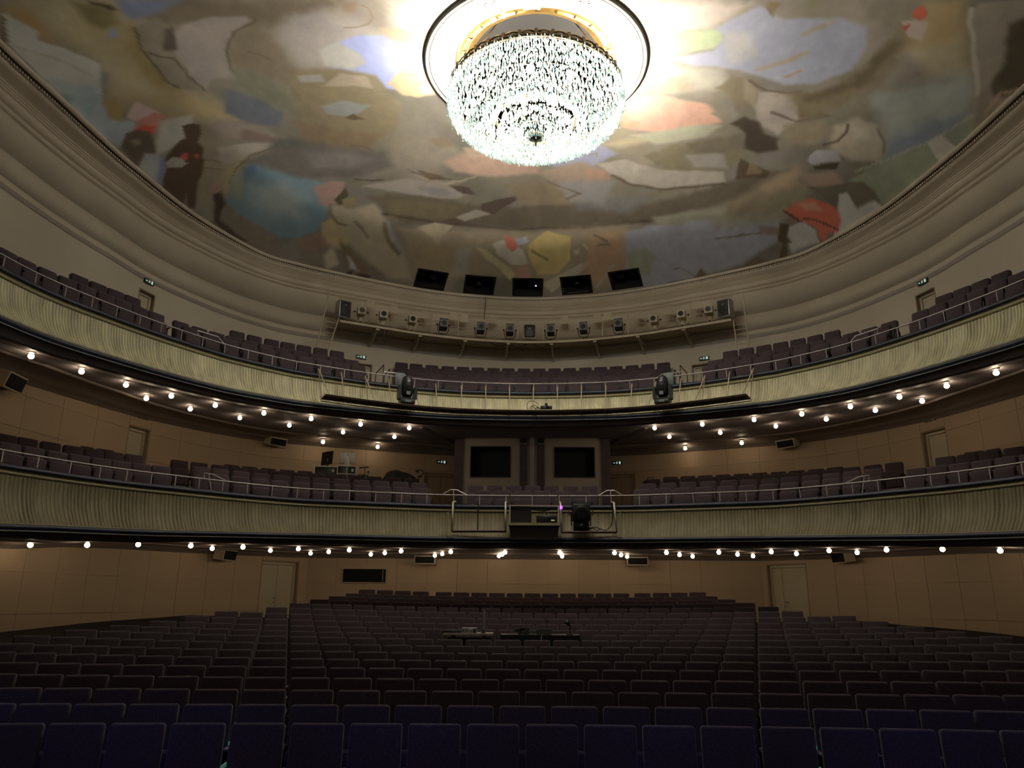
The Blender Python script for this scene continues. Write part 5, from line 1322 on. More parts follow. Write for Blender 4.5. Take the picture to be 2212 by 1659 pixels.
moving_head(878, 872, 'black moving head light on the rack, left of centre')
moving_head(1433, 872, 'black moving head light on the rack, right of centre')
for x, lb in ((862, 'slate control box on the parapet behind the left moving head'), (1446, 'slate control box on the parapet behind the right moving head')):
    p, rz, a = on_curve(UPPER, 0.17, x, 830); o = thing('control_box', lb, 'box', (p.x, p.y, ZU), rz)
    link('box_body', rbox_mesh('box_body', 0.30, 0.14, 0.40, 0.015, M_PANELGREY, 1, (0, 0, 0.2)), o); MB().tube([(-0.08, 0, 0.40), (-0.08, 0, 0.45), (0.08, 0, 0.45), (0.08, 0, 0.40)], 0.01, 5).build('handle', M_BLACK, o)
# camera and coiled cable at the middle of the rack
p, rz, a = on_curve(UPPER, FD+0.15, 1180, 886); o = thing('house_camera', 'small black camera on the rack at the balcony centre', 'camera', (p.x, p.y, FZ+0.0), rz)
link('camera_body', rbox_mesh('camera_body', 0.34, 0.22, 0.14, 0.02, M_BLACK, 1, (0, 0, 0.09)), o); MB().box((0, 0, 0.20), (0.08, 0.10, 0.09)).build('mount', M_BLACK, o)
MB().lathe([(0.05, -0.15), (0.05, -0.11)], 12, (0.04, 0, 0.09), 'Y').build('lens', M_LENS, o)
p, rz, a = on_curve(UPPER, FD+0.15, 1152, 886); o = thing('coiled_cable', 'coil of black cable on the rack beside the small camera', 'cable', (p.x, p.y, FZ), rz)
mb = MB()
for k in range(5):
    c0 = (RNG.uniform(-.06, .14), RNG.uniform(-.05, .05)); r = RNG.uniform(0.06, 0.12) if k else 0.17; zc = r*0.9 + 0.02
    mb.tube([(c0[0] - (0.1 if not k else 0) + r*math.cos(t), c0[1] + 0.03*math.sin(2*t), zc + r*0.9*math.sin(t)) for t in np.linspace(0, 2*PI, 17)[:-1]], 0.008, 5, True)
mb.tube([(0.05, 0.1, 0.02), (0.1, 0.12, -0.2), (0.06, 0.2, -0.45)], 0.012, 5); tag(mb.build('cable_turns', M_BLACK, o), kind='stuff')

# ------------------------------------------------------------------ equipment cage before the lower balcony centre
YF = 20.32
def fr_pt(px, py, Y=YF): return tuple(at_y(px, py, Y))
def cage(xa0, xa1, xb0, xb1, y0, y1, mid, lb):
    """two bright front tubes, a bottom bar with its shelf edge, and hooks over the parapet"""
    A, B = at_y(xa0, y0, YF), at_y(xa1, y1, YF); C, D = at_y(xb0, y0, YF), at_y(xb1, y1, YF)
    o = thing('equipment_hanger', lb, 'frame', B); f = lambda p: tuple(Vector(p)-B)
    for P, Q in ((A, B), (C, D)):
        MB().tube([f((P.x, 21.05, 2.50+0.05)), f((P.x, 20.9, 2.60)), f(P), f(Q)], 0.028, 8).build('frame_tube', M_RAILB, o, True)
        MB().tube([f(Q), f((Q.x, 20.56, Q.z))], 0.02, 6).build('side_bar', M_BOARD, o)
    MB().tube([f(B), f(D)], 0.028, 6).build('bottom_bar', M_BOARD, o)
    MB().tube([f((B.x, 20.55, B.z)), f((D.x, 20.55, D.z))], 0.022, 6).build('rear_bar', M_BOARD, o)
    if mid:
        P, Q = at_y(mid, y0-2, YF+0.1), at_y(mid-1, y1, YF+0.1); MB().tube([f(P), f(Q)], 0.018, 6).build('middle_rod', M_IRON, o)
    return o, B
M_RAILB = mat('bright_steel_tube', (0.80, 0.74, 0.62), 0.3, metal=0.2, noise=0.03, scale=4)
cage(978.7, 976.4, 1092, 1091.7, 1085, 1147, 1033, 'empty hanging frame of bright tubes left of the projector box')
o, B0 = cage(1210.5, 1213.5, 1326, 1332.5, 1086, 1149, None, 'hanging frame of bright tubes holding the large black spotlight')
MB().box(tuple(at_y(1212, 1096, YF-0.06)-B0), (0.07, 0.05, 0.08)).build('violet_display', M_LED, o)
# projector box
q0 = at_y(1100, 1091, YF+0.05); q1 = at_y(1208, 1130.5, YF+0.05); w = q1.x-q0.x; h = q0.z-q1.z
o = thing('projector_box', 'cream framed open box hung on the parapet, half of it black', 'box', (q0.x, YF+0.05, q1.z)); f = MB()
for a, b, c, d in [(0, .035, 0, h), (w-.035, w, 0, h), (.035, w-.035, h-.03, h)]: f.box(((a+b)/2, 0.0, (c+d)/2), (b-a, 0.05, d-c))
f.build('box_frame', M_CREAM, o)
MB().box((w/2, 0.04, -0.035), (w+0.04, 0.36, 0.07)).build('shelf', M_MOULD, o)
MB().box((w*0.235, 0.12, h/2), (w*0.42, 0.18, h-0.05)).build('black_case', M_BLACK, o)
MB().prism([(0.0, -0.07), (w, -0.07), (w-0.06, -0.42), (0.06, -0.42)], 0.02, 0.20).build('under_cover', M_FASCIA, o)
for x in (0.015, w-0.015): MB().tube([(x, 0.08, h), (x, 0.10, h+0.30)], 0.016, 5).build('hanger', M_BRONZE, o)
MB().tube([(0.05, 0.03, h-0.09), (0.4*w, 0.05, h-0.10), (0.7*w, 0.06, h-0.14), (w-0.05, 0.05, h-0.07)], 0.02, 5).build('cable', M_BLACK, o)
pp = at_y(1181, 1127, YF+0.05); o = thing('video_projector', 'black video projector on the shelf of the cream box', 'projector', (pp.x, YF+0.12, q1.z+0.003))
link('projector_case', rbox_mesh('projector_case', 0.54, 0.22, 0.19, 0.02, M_BLACK, 2, (0, 0, 0.105)), o)
MB().lathe([(0.075, -0.16), (0.085, -0.11)], 18, (0.0, 0, 0.11), 'Y').build('lens_barrel', M_BLACK2, o, True); MB().lathe([(0.055, -0.163), (0, -0.166)], 16, (0, 0, 0.11), 'Y').build('lens', M_LENS, o)
MB().box((0.16, -0.112, 0.07), (0.09, 0.006, 0.035)).build('label_plate', emit('label_glow', (0.8, 0.8, 0.3), 0.15), o)  # faint glow put into the label's own colour
for s in (-1, 1): MB().box((s*0.2, 0, 0.005), (0.05, 0.15, 0.012)).build('foot', M_BLACK, o)
# large spotlight in the right frame
p0 = at_y(1255.5, 1148, YF+0.12); o = thing('large_spotlight', 'large black fresnel spotlight hung in the right parapet frame', 'spotlight', p0)
link('base_box', rbox_mesh('base_box', 0.40, 0.30, 0.24, 0.02, M_BLACK, 1, (0, 0, 0.14)), o)
link('lamp_housing', rbox_mesh('lamp_housing', 0.46, 0.42, 0.44, 0.03, M_BLACK, 2, (0, 0, 0.48)), o)
MB().lathe([(0.19, -0.24), (0.20, -0.20)], 24, (0, 0, 0.46), 'Y').build('lens_ring', M_BLACK2, o, True)
ln = MB()
for k in range(6): ln.lathe([(0.18-0.03*k, -0.245-0.004*k), (0.155-0.03*k if k < 5 else 0.0, -0.236-0.004*k)], 24, (0, 0, 0.46), 'Y', caps=False)
ln.build('fresnel_lens', M_LENS, o)
for k in range(5): MB().box((-0.10+0.05*k, -0.27, 0.46), (0.008, 0.01, 0.30)).build('guard_wire', M_BLACK2, o)
MB().box((0, 0.0, 0.715), (0.42, 0.36, 0.03)).build('top_vent', M_BLACK2, o)
MB().tube([(-0.31, 0.05, 0.50), (-0.25, 0.05, 0.46), (-0.25, 0.05, 0.15)], 0.018, 6).tube([(0.31, 0.05, 0.50), (0.25, 0.05, 0.46), (0.25, 0.05, 0.15)], 0.018, 6).build('yoke', M_BLACK, o)
for s in (-1, 1): MB().tube([(s*0.24, 0, 0.55), (s*0.31, 0, 0.55), (s*0.31, 0, 0.42), (s*0.24, 0, 0.42)], 0.014, 5).build('side_handle', M_BLACK2, o)
MB().box((0, -0.155, 0.16), (0.06, 0.006, 0.05)).build('label_plate', M_LABEL, o)
c0 = p0; pts = [(1272, 1141), (1285, 1138), (1298, 1143), (1309, 1146), (1318, 1138), (1323, 1126), (1324, 1100)]
o = thing('power_cable', 'black power cable looping from the large spotlight up the right frame tube', 'cable', c0)
MB().tube([tuple(at_y(x, y, YF+0.16)-c0) for x, y in pts], 0.013, 5).build('cable_run', M_BLACK, o)
MB().tube([tuple(at_y(x, y, YF+0.14)-c0) for x, y in [(1270, 1145), (1280, 1140), (1290, 1146), (1300, 1142)]], 0.013, 5).build('cable_loop', M_BLACK, o)

# ------------------------------------------------------------------ floor monitors in the gaps of the lower balcony front row
def mon(px, py, d, w, h, dp, lb):
    p, rz, a = on_curve(LOWER, d, px, py); o = thing('floor_monitor', lb, 'speaker', (p.x, p.y, L_Z0), rz)
    link('monitor_case', rbox_mesh('monitor_case', w, dp, h, 0.02, M_BLACK, 1, (0, 0, h/2)), o)
    MB().box((0, -dp/2-0.004, h*0.5), (w-0.08, 0.012, h-0.12)).build('monitor_grille', M_BLACK2, o); MB().box((-w*0.05, -dp/2-0.012, h-0.05), (0.10, 0.008, 0.035)).build('badge', M_LABEL, o)
mon(390, 1045, 0.62, 0.50, 0.56, 0.35, 'black floor monitor in the front row gap, left side of the lower balcony')
mon(1931, 1046, 0.62, 0.50, 0.56, 0.35, 'black floor monitor in the front row gap, right side of the lower balcony')
def lowbox(px, d, w, lb, n):
    p, rz, a = on_curve(LOWER, d, px, 1085); o = thing(n, lb, 'box', (p.x, p.y, L_Z0), rz)
    link('case', rbox_mesh('case', w, 0.2, 0.53, 0.02, M_BLACK, 1, (0, 0, 0.265)), o); MB().box((w/2-0.05, -0.105, 0.49), (0.05, 0.012, 0.06)).build('connector', M_LABEL, o)
lowbox(444, 0.42, 0.34, 'low black box at the parapet right of the left floor monitor', 'stage_box'); lowbox(1880, 0.42, 0.34, 'low black box at the parapet left of the right floor monitor', 'stage_box')
lowbox(1013, 0.42, 0.30, 'small black box at the parapet before the centre seats, left end', 'stage_box'); lowbox(1286, 0.42, 0.30, 'small black box at the parapet before the centre seats, right end', 'stage_box')

# ------------------------------------------------------------------ control desk at the left rear of the lower balcony
DD = 4.15; DZ = L_Z0 + 3*L_DZ
def dk(px, py): return on_curve(LOWER, DD, px, py)
def ground(px): p, rz, a = dk(px, 1030); return Vector((p.x, p.y, DZ)), rz
def case(px, y0, y1, w, lb, silver):
    g, rz = ground(px); ztop = dk(px, y0)[0].z; h = ztop-DZ; o = thing('flight_case', lb, 'case', g, rz*0.7)
    link('case_body', rbox_mesh('case_body', w, 0.55, h, 0.02, M_BLACK, 1, (0, 0, h/2)), o)
    e = MB()
    for zz in ((h-0.01, h-0.26) if silver else (h-0.01,)): e.box((0, -0.28, zz), (w, 0.02, 0.025))
    for s in (-1, 1): e.box((s*(w/2-0.012), -0.28, h-0.14), (0.025, 0.02, 0.27))
    e.build('case_edging', M_RAIL, o); MB().box((w*0.3, -0.285, h-0.14), (0.07, 0.012, 0.09)).build('latch', M_GREYMETAL, o)
    return g, rz, h
gA = case(704, 1010, 1036, 0.72, 'low black flight case under the dark turned monitor', False)
gB = case(748, 1009, 1036, 0.60, 'black flight case with silver edges under the white computer', True)
# dark monitor, turned
g, rz, h = gA; o = thing('flat_monitor', 'dark flat monitor turned sideways on the left flight case', 'monitor', (g.x, g.y, g.z+h), rz*0.7-0.85)
MB().box((0, 0, 0.30), (0.52, 0.035, 0.42), rx=-0.05).build('screen_back', M_BLACK2, o); MB().tube([(0, 0.03, 0.0), (0, 0.04, 0.25)], 0.03, 8).build('stand', M_BLACK, o)
MB().lathe([(0.12, 0), (0.12, 0.012)], 16).build('stand_foot', M_BLACK, o); MB().box((0.05, -0.022, 0.24), (0.02, 0.008, 0.08)).build('cable', M_LABEL, o)
# white computer seen from behind
g, rz, h = gB; o = thing('desktop_computer', 'white all-in-one computer seen from behind on the silver edged flight case', 'computer', (g.x, g.y, g.z+h), rz*0.5)
link('computer_back', rbox_mesh('computer_back', 0.50, 0.04, 0.34, 0.008, M_WHITE, 1, (0, 0, 0.30)), o)
MB().prism([(-0.10, 0.0), (0.10, 0.0), (0.055, 0.26), (-0.055, 0.26)], -0.09, -0.075).build('stand', M_GREYMETAL, o); MB().box((0, -0.05, 0.006), (0.20, 0.18, 0.012)).build('stand_foot', M_GREYMETAL, o)
lg = MB().lathe([(0.02, -0.024), (0.02, -0.021)], 10, (-0.006, 0, 0.385), 'Y').lathe([(0.02, -0.024), (0.02, -0.021)], 10, (0.006, 0, 0.385), 'Y').prism([(0, 0.405), (0.012, 0.42), (0.01, 0.408)], -0.024, -0.021); lg.build('emblem', M_PANELGREY, o)
MB().lathe([(0.016, -0.095), (0.016, -0.09)], 10, (0, 0, 0.13), 'Y').build('cable_hole', M_BLACK, o)
MB().tube([(0, -0.09, 0.12), (0.0, -0.2, 0.02), (0.01, -0.3, -0.1), (0.02, -0.3, -0.3)], 0.012, 5).build('power_lead', M_LABEL, o)
o = thing('loose_lead', 'grey lead hanging down the front of the silver edged flight case', 'cable', (g.x+0.12, g.y-0.32, g.z+h)); MB().tube([(0, 0.1, 0.01), (0.0, -0.02, -0.02), (-0.02, -0.03, -0.35), (0.1, -0.04, -0.6)], 0.012, 5).build('lead', M_GREYMETAL, o)
# black box and small stand
g, rz = ground(784); ztop = dk(788, 1028)[0].z; h = ztop-DZ; o = thing('equipment_box', 'low black equipment box left of the covered mixing desk', 'box', g, rz*0.7)
link('box_body', rbox_mesh('box_body', 0.36, 0.4, h, 0.03, M_BLACK, 1, (0, 0, h/2)), o); MB().tube([(-0.1, -0.205, h*0.7), (0.04, -0.21, h*0.82), (0.17, -0.205, h*0.72)], 0.012, 5).build('strap', M_LABEL, o)
o = thing('script_lamp', 'small black bar lamp on a thin stem above the equipment box', 'lamp', (g.x+0.04, g.y, g.z+h)); MB().tube([(0, 0, 0), (0, 0, 0.26)], 0.010, 5).build('stem', M_IRON, o)
MB().box((-0.02, 0, 0.27), (0.30, 0.06, 0.03), ry=-0.08).build('lamp_bar', M_BLACK, o); MB().box((-0.14, -0.02, 0.25), (0.05, 0.05, 0.05)).build('lamp_end', M_BLACK, o); MB().lathe([(0.06, 0), (0.05, 0.015)], 10).build('lamp_foot', M_BLACK, o)
o = thing('microphone', 'small black gooseneck microphone beside the covered mixing desk', 'microphone', (g.x+0.15, g.y, g.z+h)); MB().tube([(0, 0, 0), (0.01, 0, 0.11)], 0.008, 5).build('stem', M_IRON, o); MB().lathe([(0.0, 0.09), (0.03, 0.11), (0.03, 0.14), (0.0, 0.155)], 8, (0.01, 0, 0)).build('capsule', M_BLACK, o)
# mixing desk under its dust cover: one draped cloth
ga_, rz = ground(852); o = thing('covered_mixing_desk', 'mixing desk under a black dust cover on the lower balcony', 'mixing desk', ga_, rz*0.75)
n1, n2 = 49, 15; zt = dk(852, 1019)[0].z-DZ; P = np.zeros((n1, n2, 3)); Wd = 1.62
for i, u in enumerate(np.linspace(0, 1, n1)):
    top = np.interp(u, [0, 0.08, 0.16, 0.28, 0.35, 0.55, 0.75, 0.95, 0.98, 1.0], [0.30, 0.36, 0.42, 0.78, 0.95, 1.0, 0.92, 0.78, 0.62, 0.2])*zt
    for j, v in enumerate(np.linspace(0, 1, n2)):
        fold = 0.03*math.sin(u*34+v*3) + 0.02*math.sin(u*71-2*v); k = np.interp(v, [0, 0.45, 0.55, 1], [0.02, 1.0, 1.02, 0.55])
        y = np.interp(v, [0, 0.45, 0.55, 1], [-0.45, -0.36, -0.22, 0.35]); P[i, j] = (-Wd/2 + Wd*u, y + fold*(1-v), max(0.02, top*k) + (0.012*math.sin(u*20+v*9)))
link('dust_cover', grid_mesh('dust_cover', P, M_CLOTH), o)
MB().box((0.05, 0, zt*0.25), (1.3, 0.5, zt*0.5)).build('desk_body', M_BLACK, o)
# gooseneck lamp at its right end
gl, rz = ground(905); P0 = dk(907, 1029)[0]; o = thing('gooseneck_lamp', 'black gooseneck lamp rising from the right end of the covered desk', 'lamp', P0)
q = [tuple(dk(x, y)[0]-P0) for x, y in [(907, 1029), (912, 1026), (915, 1021), (912, 1017), (906, 1015.5), (903, 1016)]]
MB().tube(q, 0.012, 5).build('gooseneck', M_BLACK, o); MB().tube([q[-1], tuple(Vector(q[-1])+Vector((-0.05, 0, -0.06)))], [0.03, 0.05], 8).build('lamp_head', M_BLACK, o)
MB().box((0, 0, 0), (0.14, 0.08, 0.05), ry=-0.4).build('lamp_clamp', M_BLACK, o)
# small thin rod hanging on the wall above
p, rz, a = on_curve(WALL, -0.06, 687, 956); o = thing('wall_hook', 'short dark curved hook on the left wall beside the lamps', 'hook', p, rz); MB().tube([(-0.06, -0.03, 0.06), (0, -0.05, 0.0), (0.05, -0.03, -0.06)], 0.015, 5).box((0, 0.02, 0), (0.03, 0.08, 0.03)).build('hook_body', M_BLACK, o)
# black bag on the rear row right of the booth
p, rz, a = on_curve(LOWER, 3.6, 1411, 1045); o = thing('equipment_bag', 'black soft bag lying at the rear of the right block, lower balcony', 'bag', (p.x, p.y, DZ), rz*0.7)
n1, n2 = 25, 11; h = p.z-DZ+0.14; P = np.zeros((n1, n2, 3))
for i, u in enumerate(np.linspace(0, 1, n1)):
    for j, v in enumerate(np.linspace(0, 1, n2)):
        a_ = v*PI; tp = h*np.interp(u, [0, 0.04, 0.12, 0.3, 0.5, 0.9, 1], [0.55, 0.8, 0.92, 1.0, 0.94, 0.9, 0.62]); P[i, j] = (-0.40+0.80*u, -0.28*math.cos(a_), max(0, tp*math.sin(a_)**0.5) + 0.012*math.sin(u*25+v*7))
link('bag_body', grid_mesh('bag_body', P, M_CLOTH), o); MB().tube([(-0.2, -0.1, h*0.9), (-0.15, -0.1, h+0.05), (0.0, -0.1, h+0.03), (0.03, -0.1, h*0.9)], 0.014, 5).build('bag_handle', M_BLACK, o)

# ------------------------------------------------------------------ mixing tables in the middle of the stalls
YT = 16.25
def table(xa, xb, y, lb, top_m, name):
    a = at_y(xa, y, YT); b = at_y(xb, y, YT); fl = stall_point(10, (xa+xb)/2-1150)[2]-SEAT_H; o = thing(name, lb, 'table', ((a.x+b.x)/2, YT, fl)); w = b.x-a.x; h = a.z-fl
    MB().box((0, 0.3, h-0.02), (w, 0.62, 0.04)).build('table_top', top_m, o)
    for sx in (-1, 1):
        for y_ in (0.08, 0.52): MB().box((sx*(w/2-0.18), y_, h/2-0.02), (0.05, 0.05, h-0.04)).build('leg', M_BOARD if top_m is M_WOODTOP else M_BLACK, o)
    return o, w, h, fl
t1, w1, h1, f1 = table(957, 1063, 1367.5, 'pale topped technician table among the stalls seats, left of the dark one', M_WOODTOP, 'technician_table')
MB().box((0, 0.45, h1*0.5), (w1-0.1, 0.02, h1*0.8)).build('modesty_panel', M_BLACK, t1)
t2, w2, h2, f2 = table(1081, 1253, 1371, 'long black technician table among the stalls seats', M_BLACK, 'technician_table')
MB().box((0, 0.02, h2-0.16), (w2, 0.04, 0.30)).build('front_board', M_BLACK, t2)
def on_t(px, t, h, dy=0.25): return Vector((at_y(px, 1367, YT+dy).x, YT+dy, t.location.z+h+0.002))
o = thing('control_console', 'flat black console at the left end of the pale table', 'console', on_t(977, t1, h1)); link('console_body', rbox_mesh('console_body', 0.38, 0.35, 0.05, 0.01, M_BLACK2, 1, (0, 0, 0.025)), o); MB().box((0, -0.05, 0.055), (0.3, 0.16, 0.012)).build('key_field', M_BLACK, o)
o = thing('rack_unit', 'silver rack unit with knobs on the pale table', 'device', on_t(1014, t1, h1)); link('unit_case', rbox_mesh('unit_case', 0.31, 0.25, 0.10, 0.008, M_GREYMETAL, 1, (0, 0, 0.05)), o)
for k in range(5): MB().lathe([(0.012, -0.14), (0.012, -0.125)], 8, (-0.11+0.05*k, 0, 0.04), 'Y').build('knob', M_BLACK, o)
o = thing('headphones', 'black headphones lying beside the upright post on the pale table', 'headphones', on_t(1035, t1, h1, 0.12)); MB().tube([(0.09*math.cos(t), 0, 0.03+0.06*math.sin(t)) for t in np.linspace(0, PI, 10)], 0.012, 6).build('headband', M_BLACK, o)
for s in (-1, 1): MB().lathe([(0.045, -0.02), (0.05, 0), (0.045, 0.02)], 10, (s*0.09, 0, 0.045), 'X').build('ear_cup', M_BLACK, o)
pb = on_t(1044.5, t1, h1, 0.2); pt = at_y(1043.5, 1317, YT+0.2); o = thing('upright_post', 'bright upright metal post on the pale table', 'post', pb); link('post_bar', MB().box((0, 0, (pt.z-pb.z)/2), (0.028, 0.03, pt.z-pb.z)).mesh('post_bar', M_GREYMETAL), o); MB().box((0, 0, 0.01), (0.12, 0.12, 0.02)).build('post_foot', M_GREYMETAL, o); MB().box((0.018, 0, (pt.z-pb.z)*0.55), (0.012, 0.012, (pt.z-pb.z)*0.8)).build('post_rod', M_WHITE, o)
o = thing('cable_pile', 'heap of black cable at the left end of the black table', 'cable', on_t(1128, t2, h2)); mb = MB()
for k in range(7): c = RNG.uniform(-.1, .1, 2); mb.tube([(c[0]+0.10*math.cos(t), c[1]+0.07*math.sin(t), 0.02+0.016*k+0.02*math.sin(2*t+k)) for t in np.linspace(0, 2*PI, 13)[:-1]], 0.012, 5, True)
tag(mb.build('cable_turns', M_BLACK, o), kind='stuff')
o = thing('laptop', 'grey open laptop seen from behind on the black table', 'laptop', on_t(1175, t2, h2)); MB().box((0, -0.02, 0.055), (0.31, 0.012, 0.11), rx=0.25).build('lid', M_GREYMETAL, o); MB().box((0, 0.12, 0.01), (0.31, 0.22, 0.018)).build('keyboard_base', M_GREYMETAL, o)
pb = on_t(1231, t2, h2, 0.2); o = thing('desk_lamp', 'small black desk lamp at the right end of the black table', 'lamp', pb); T = lambda x, y: tuple(at_y(x, y, YT+0.2)-pb)
MB().lathe([(0.07, 0), (0.07, 0.02), (0.02, 0.03)], 12).build('lamp_base', M_BLACK, o); MB().tube([(0, 0, 0.02), T(1231.5, 1352), T(1230, 1343), T(1227, 1341)], 0.012, 6).build('lamp_arm', M_BLACK, o); MB().tube([T(1228, 1341), T(1223, 1349)], [0.03, 0.07], 12).build('lamp_shade', M_BLACK, o, True)
o = thing('table_microphone', 'thin dark microphone on the black table beside the laptop', 'microphone', on_t(1182, t2, h2, 0.3)); MB().tube([(0, 0, 0), (0, 0, 0.24)], 0.007, 5).build('stem', M_IRON, o); MB().lathe([(0, 0.23), (0.02, 0.25), (0.02, 0.28), (0, 0.29)], 8).build('capsule', M_BLACK, o); MB().lathe([(0.05, 0), (0.04, 0.015)], 10).build('foot', M_BLACK, o)
o = thing('paper_lead', 'pale lead hanging over the front of the black table', 'cable', (at_y(1172, 1365, YT).x, YT, t2.location.z+h2)); MB().tube([(0, 0.1, 0.01), (-0.01, -0.02, 0.01), (-0.03, -0.03, -0.08), (-0.06, -0.03, -0.2)], 0.008, 5).build('lead', M_LABEL, o)

# ------------------------------------------------------------------ ceiling rose and chandelier
ZR = 12.905
rose = thing('ceiling_rose', 'white plaster ring with relief and gilded recess round the chandelier', 'ceiling rose', (CHX, CHY, ZR)); rose['kind'] = 'structure'
MB().lathe([(2.78, 0.12), (2.78, 0.0), (2.74, -0.03), (2.70, -0.03), (2.68, 0.0), (2.66, 0.0), (2.64, -0.025), (2.61, -0.025), (2.59, -0.01), (2.32, 0.0), (2.30, -0.025), (2.28, -0.025), (2.26, 0.0), (2.14, 0.0), (2.10, -0.03), (2.04, -0.02), (2.02, 0.04)], 128, caps=False).build('plaster_ring', M_PLASTER, rose, True)
MB().lathe([(2.665, -0.003), (2.655, -0.003)], 128, caps=False).lathe([(2.275, -0.0265), (2.265, -0.0265)], 128, caps=False).build('ring_line', M_DARKLINE, rose)
rl = MB()
for k in range(16):
    a0 = 2*PI*k/16
    for m_ in range(9):                                            # scrolls of relief in the frieze
        a = a0 + (m_-4)*0.028; r = 2.45 + 0.055*math.sin(m_*1.9+k); s = 0.03 + 0.012*math.cos(m_*2.3+k)
        rl.tube([(r*math.cos(a)+s*math.cos(t), r*math.sin(a)+s*math.sin(t), -0.012) for t in np.linspace(0, 1.6*PI, 7)], 0.009, 4)
tag(rl.build('relief_scroll', M_PLASTER, rose), kind='stuff')
MB().lathe([(2.02, 0.04), (2.01, 0.07), (1.99, 0.075)], 96, caps=False).build('recess_lip', M_BRONZE, rose, True)
MB().lathe([(1.99, 0.075), (1.93, 0.06), (1.92, 0.09), (1.78, 0.13), (1.77, 0.10), (1.74, 0.10), (1.73, 0.15), (1.56, 0.22), (1.55, 0.30)], 96, caps=False).build('gilded_cove', M_GOLD, rose, True)
MB().lathe([(1.55, 0.30), (1.53, 0.55), (0.0, 0.60)], 64, caps=False).build('recess_top', M_VOID, rose)
rb = MB().box((0, 0, 0), (0.035, 0.13, 0.03)).mesh('cove_clip', M_BRONZE)
for k in range(24):
    a = 2*PI*k/24; o_ = link('cove_clip', rb, rose, (1.84*math.cos(a), 1.84*math.sin(a), 0.10), a+PI/2)
bl = MB().lathe([(0.0, -0.05), (0.045, -0.03), (0.05, 0.0), (0.03, 0.04)], 10).mesh('cove_bulb', M_BULBW, True)
for g in (-123, -114, -32, -23, -11, -176, 170): a = math.radians(g); link('cove_bulb', bl, rose, (1.84*math.cos(a), 1.84*math.sin(a), 0.075))

ch = thing('chandelier', 'large dish chandelier of cut crystal drops with dark bronze rim', 'chandelier', (CHX, CHY, 12.06))
MB().lathe([(2.10, 0.0), (2.14, 0.0), (2.15, 0.05), (2.12, 0.10), (2.09, 0.10), (2.08, 0.0)], 96).build('rim_band', M_BRONZE, ch, True)
sc_ = MB()
for k in range(36):
    a0 = 2*PI*k/36; sc_.tube([(2.12*math.cos(a0+t), 2.12*math.sin(a0+t), 0.10+0.05*math.sin((t/(2*PI/36))*PI)) for t in np.linspace(0, 2*PI/36, 6)], 0.02, 5)
tag(sc_.build('rim_swag', M_GOLD, ch), kind='stuff')
cl = MB().box((0, 0, 0), (0.07, 0.06, 0.12)).mesh('rim_clip', M_BRONZE)
for k in range(36): a = 2*PI*k/36; link('rim_clip', cl, ch, (2.13*math.cos(a), 2.13*math.sin(a), 0.10), a+PI/2)
for k in range(4): a = PI/4+k*PI/2; MB().tube([(1.3*math.cos(a), 1.3*math.sin(a), 1.40), (2.05*math.cos(a), 2.05*math.sin(a), 0.06)], 0.02, 6).build('suspension_rod', M_BRONZE, ch)
TIERS = [(2.14,-0.02),(2.16,-0.13),(2.15,-0.24),(2.12,-0.35),(2.05,-0.47),(1.95,-0.58),(1.83,-0.67),(1.70,-0.75),(1.56,-0.81),(1.42,-0.84),(1.28,-0.83),(1.15,-0.79),(1.03,-0.73)]
INNER = [(0.90,-0.82),(0.80,-0.93),(0.69,-1.01),(0.57,-1.08),(0.45,-1.13),(0.33,-1.16),(0.22,-1.18)]
def drop(mb, x, y, z, h, r, a):
    n = 4; vs = [(x, y, z)] + [(x+r*math.cos(a+2*PI*k/n), y+r*math.sin(a+2*PI*k/n), z-h*0.62) for k in range(n)] + [(x, y, z-h)]
    mb.add(vs, [(0, 1+(k+1) % n, 1+k) for k in range(n)] + [(n+1, 1+k, 1+(k+1) % n) for k in range(n)])
def tier(r, z, h, w, step, nm):
    mb = MB(); n = int(2*PI*r/step)
    for k in range(n):
        a = 2*PI*(k+RNG.uniform(-.2, .2))/n; rr = r + RNG.uniform(-.045, .03); drop(mb, rr*math.cos(a), rr*math.sin(a), z+RNG.uniform(-.055, .045), h*RNG.uniform(.85, 1.15), w, RNG.uniform(0, 2))
        if k % 2 == 0:
            zz = z + 0.02; vs = [(rr*math.cos(a)+0.016*dx, rr*math.sin(a)+0.016*dy, zz+0.016*dz) for dx, dy, dz in [(1,0,0),(-1,0,0),(0,1,0),(0,-1,0),(0,0,1),(0,0,-1)]]
            mb.add(vs, [(0,2,4),(2,1,4),(1,3,4),(3,0,4),(2,0,5),(1,2,5),(3,1,5),(0,3,5)])
    tag(mb.build(nm, M_CRYSTAL, ch), kind='stuff')
def along(pts, n):
    p = np.array(pts); s = np.concatenate([[0], np.cumsum(np.hypot(*np.diff(p, axis=0).T))]); q = np.linspace(0, s[-1], n)
    return np.stack([np.interp(q, s, p[:, 0]), np.interp(q, s, p[:, 1])], 1)
for r, z in along(TIERS, 24): tier(r, z, 0.15, 0.026, 0.060, 'crystal_tier')
for r, z in along(INNER, 12): tier(r, z, 0.12, 0.023, 0.055, 'crystal_tier')
for r, z in [(1.98, -0.30), (1.25, -0.50), (1.0, -0.55), (0.62, -0.72), (0.35, -0.85)]: tier(r, z, 0.16, 0.03, 0.075, 'inner_crystal_tier')
# long side pendants below the rim
pd = MB()
for k in range(72):
    a = 2*PI*k/72; x, y = 2.19*math.cos(a), 2.19*math.sin(a)
    for m_ in range(4 if k % 3 else 6): drop(pd, x, y, 0.02-0.10*m_, 0.085, 0.016, 0.3*m_)
tag(pd.build('crystal_string', M_CRYSTAL, ch), kind='stuff')
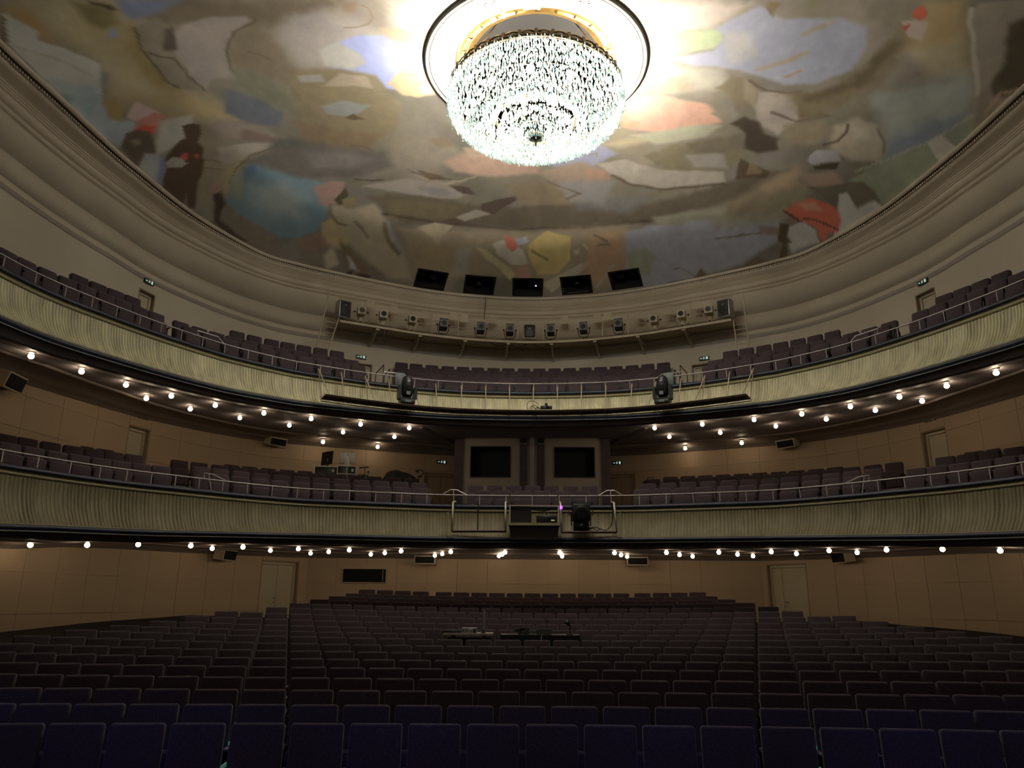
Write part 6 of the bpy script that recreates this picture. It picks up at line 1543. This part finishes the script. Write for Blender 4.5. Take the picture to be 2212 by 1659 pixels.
# metal frame: rings and ribs
for r, z, t in [(2.12, -0.05, 0.012), (1.95, -0.56, 0.010), (1.56, -0.79, 0.010), (0.97, -0.70, 0.030), (0.5, -1.08, 0.010)]:
    MB().tube([(r*math.cos(t_), r*math.sin(t_), z) for t_ in np.linspace(0, 2*PI, 65)[:-1]], t, 6, True).build('frame_ring', M_GOLD if t > 0.02 else M_BRONZE, ch, True)
fr_ = MB()
for k in range(18):
    a = 2*PI*k/18; fr_.tube([(r*math.cos(a), r*math.sin(a), z+0.03) for r, z in [(2.10, 0), (2.12, -0.24), (1.95, -0.55), (1.56, -0.78), (1.2, -0.79), (0.97, -0.70)]], 0.008, 4)
    fr_.tube([(r*math.cos(a+.17), r*math.sin(a+.17), z+0.02) for r, z in [(0.97, -0.70), (0.8, -0.9), (0.57, -1.05), (0.22, -1.16)]], 0.007, 4)
tag(fr_.build('frame_rib', M_BRONZE, ch), kind='stuff')
MB().lathe([(0.20, -1.13), (0.21, -1.17), (0.15, -1.22), (0.06, -1.24), (0.02, -1.30), (0.02, -1.40), (0.0, -1.42)], 20).build('finial', M_BRONZE, ch, True)
fs = MB()
for k in range(14): a = 2*PI*k/14; drop(fs, 0.17*math.cos(a), 0.17*math.sin(a), -1.16, 0.10, 0.018, a)
tag(fs.build('finial_drop', M_CRYSTAL, ch), kind='stuff')
bb = MB().lathe([(0.0, -0.10), (0.06, -0.07), (0.075, 0.0), (0.05, 0.06), (0.03, 0.10)], 10).mesh('bulb', M_BULB, True)
for k in range(10): a = 2*PI*(k+0.35)/10; link('bulb', bb, ch, (1.55*math.cos(a), 1.55*math.sin(a), -0.42))
# unseen tray added to block downward light, with the bulbs that light the ceiling
MB().lathe([(1.15, 0.10), (1.15, 0.07), (2.02, 0.07), (2.06, 0.16), (2.04, 0.16), (2.0, 0.10), (1.15, 0.10)], 64, caps=False).build('uplight_shield', M_BRONZE, ch)
ub = MB().lathe([(0.0, -0.05), (0.035, -0.035), (0.045, 0.0), (0.03, 0.03), (0.02, 0.05)], 10).mesh('uplight_bulb', M_UPB, True)
for g in (-52, -33, -12, 12, 34, 178, 200, 222, 242): a = math.radians(g); link('uplight_bulb', ub, ch, (1.84*math.cos(a), 1.84*math.sin(a), 0.155))
for k in range(6): a = 2*PI*(k+0.1)/6; link('bulb', bb, ch, (0.75*math.cos(a), 0.75*math.sin(a), -0.62))
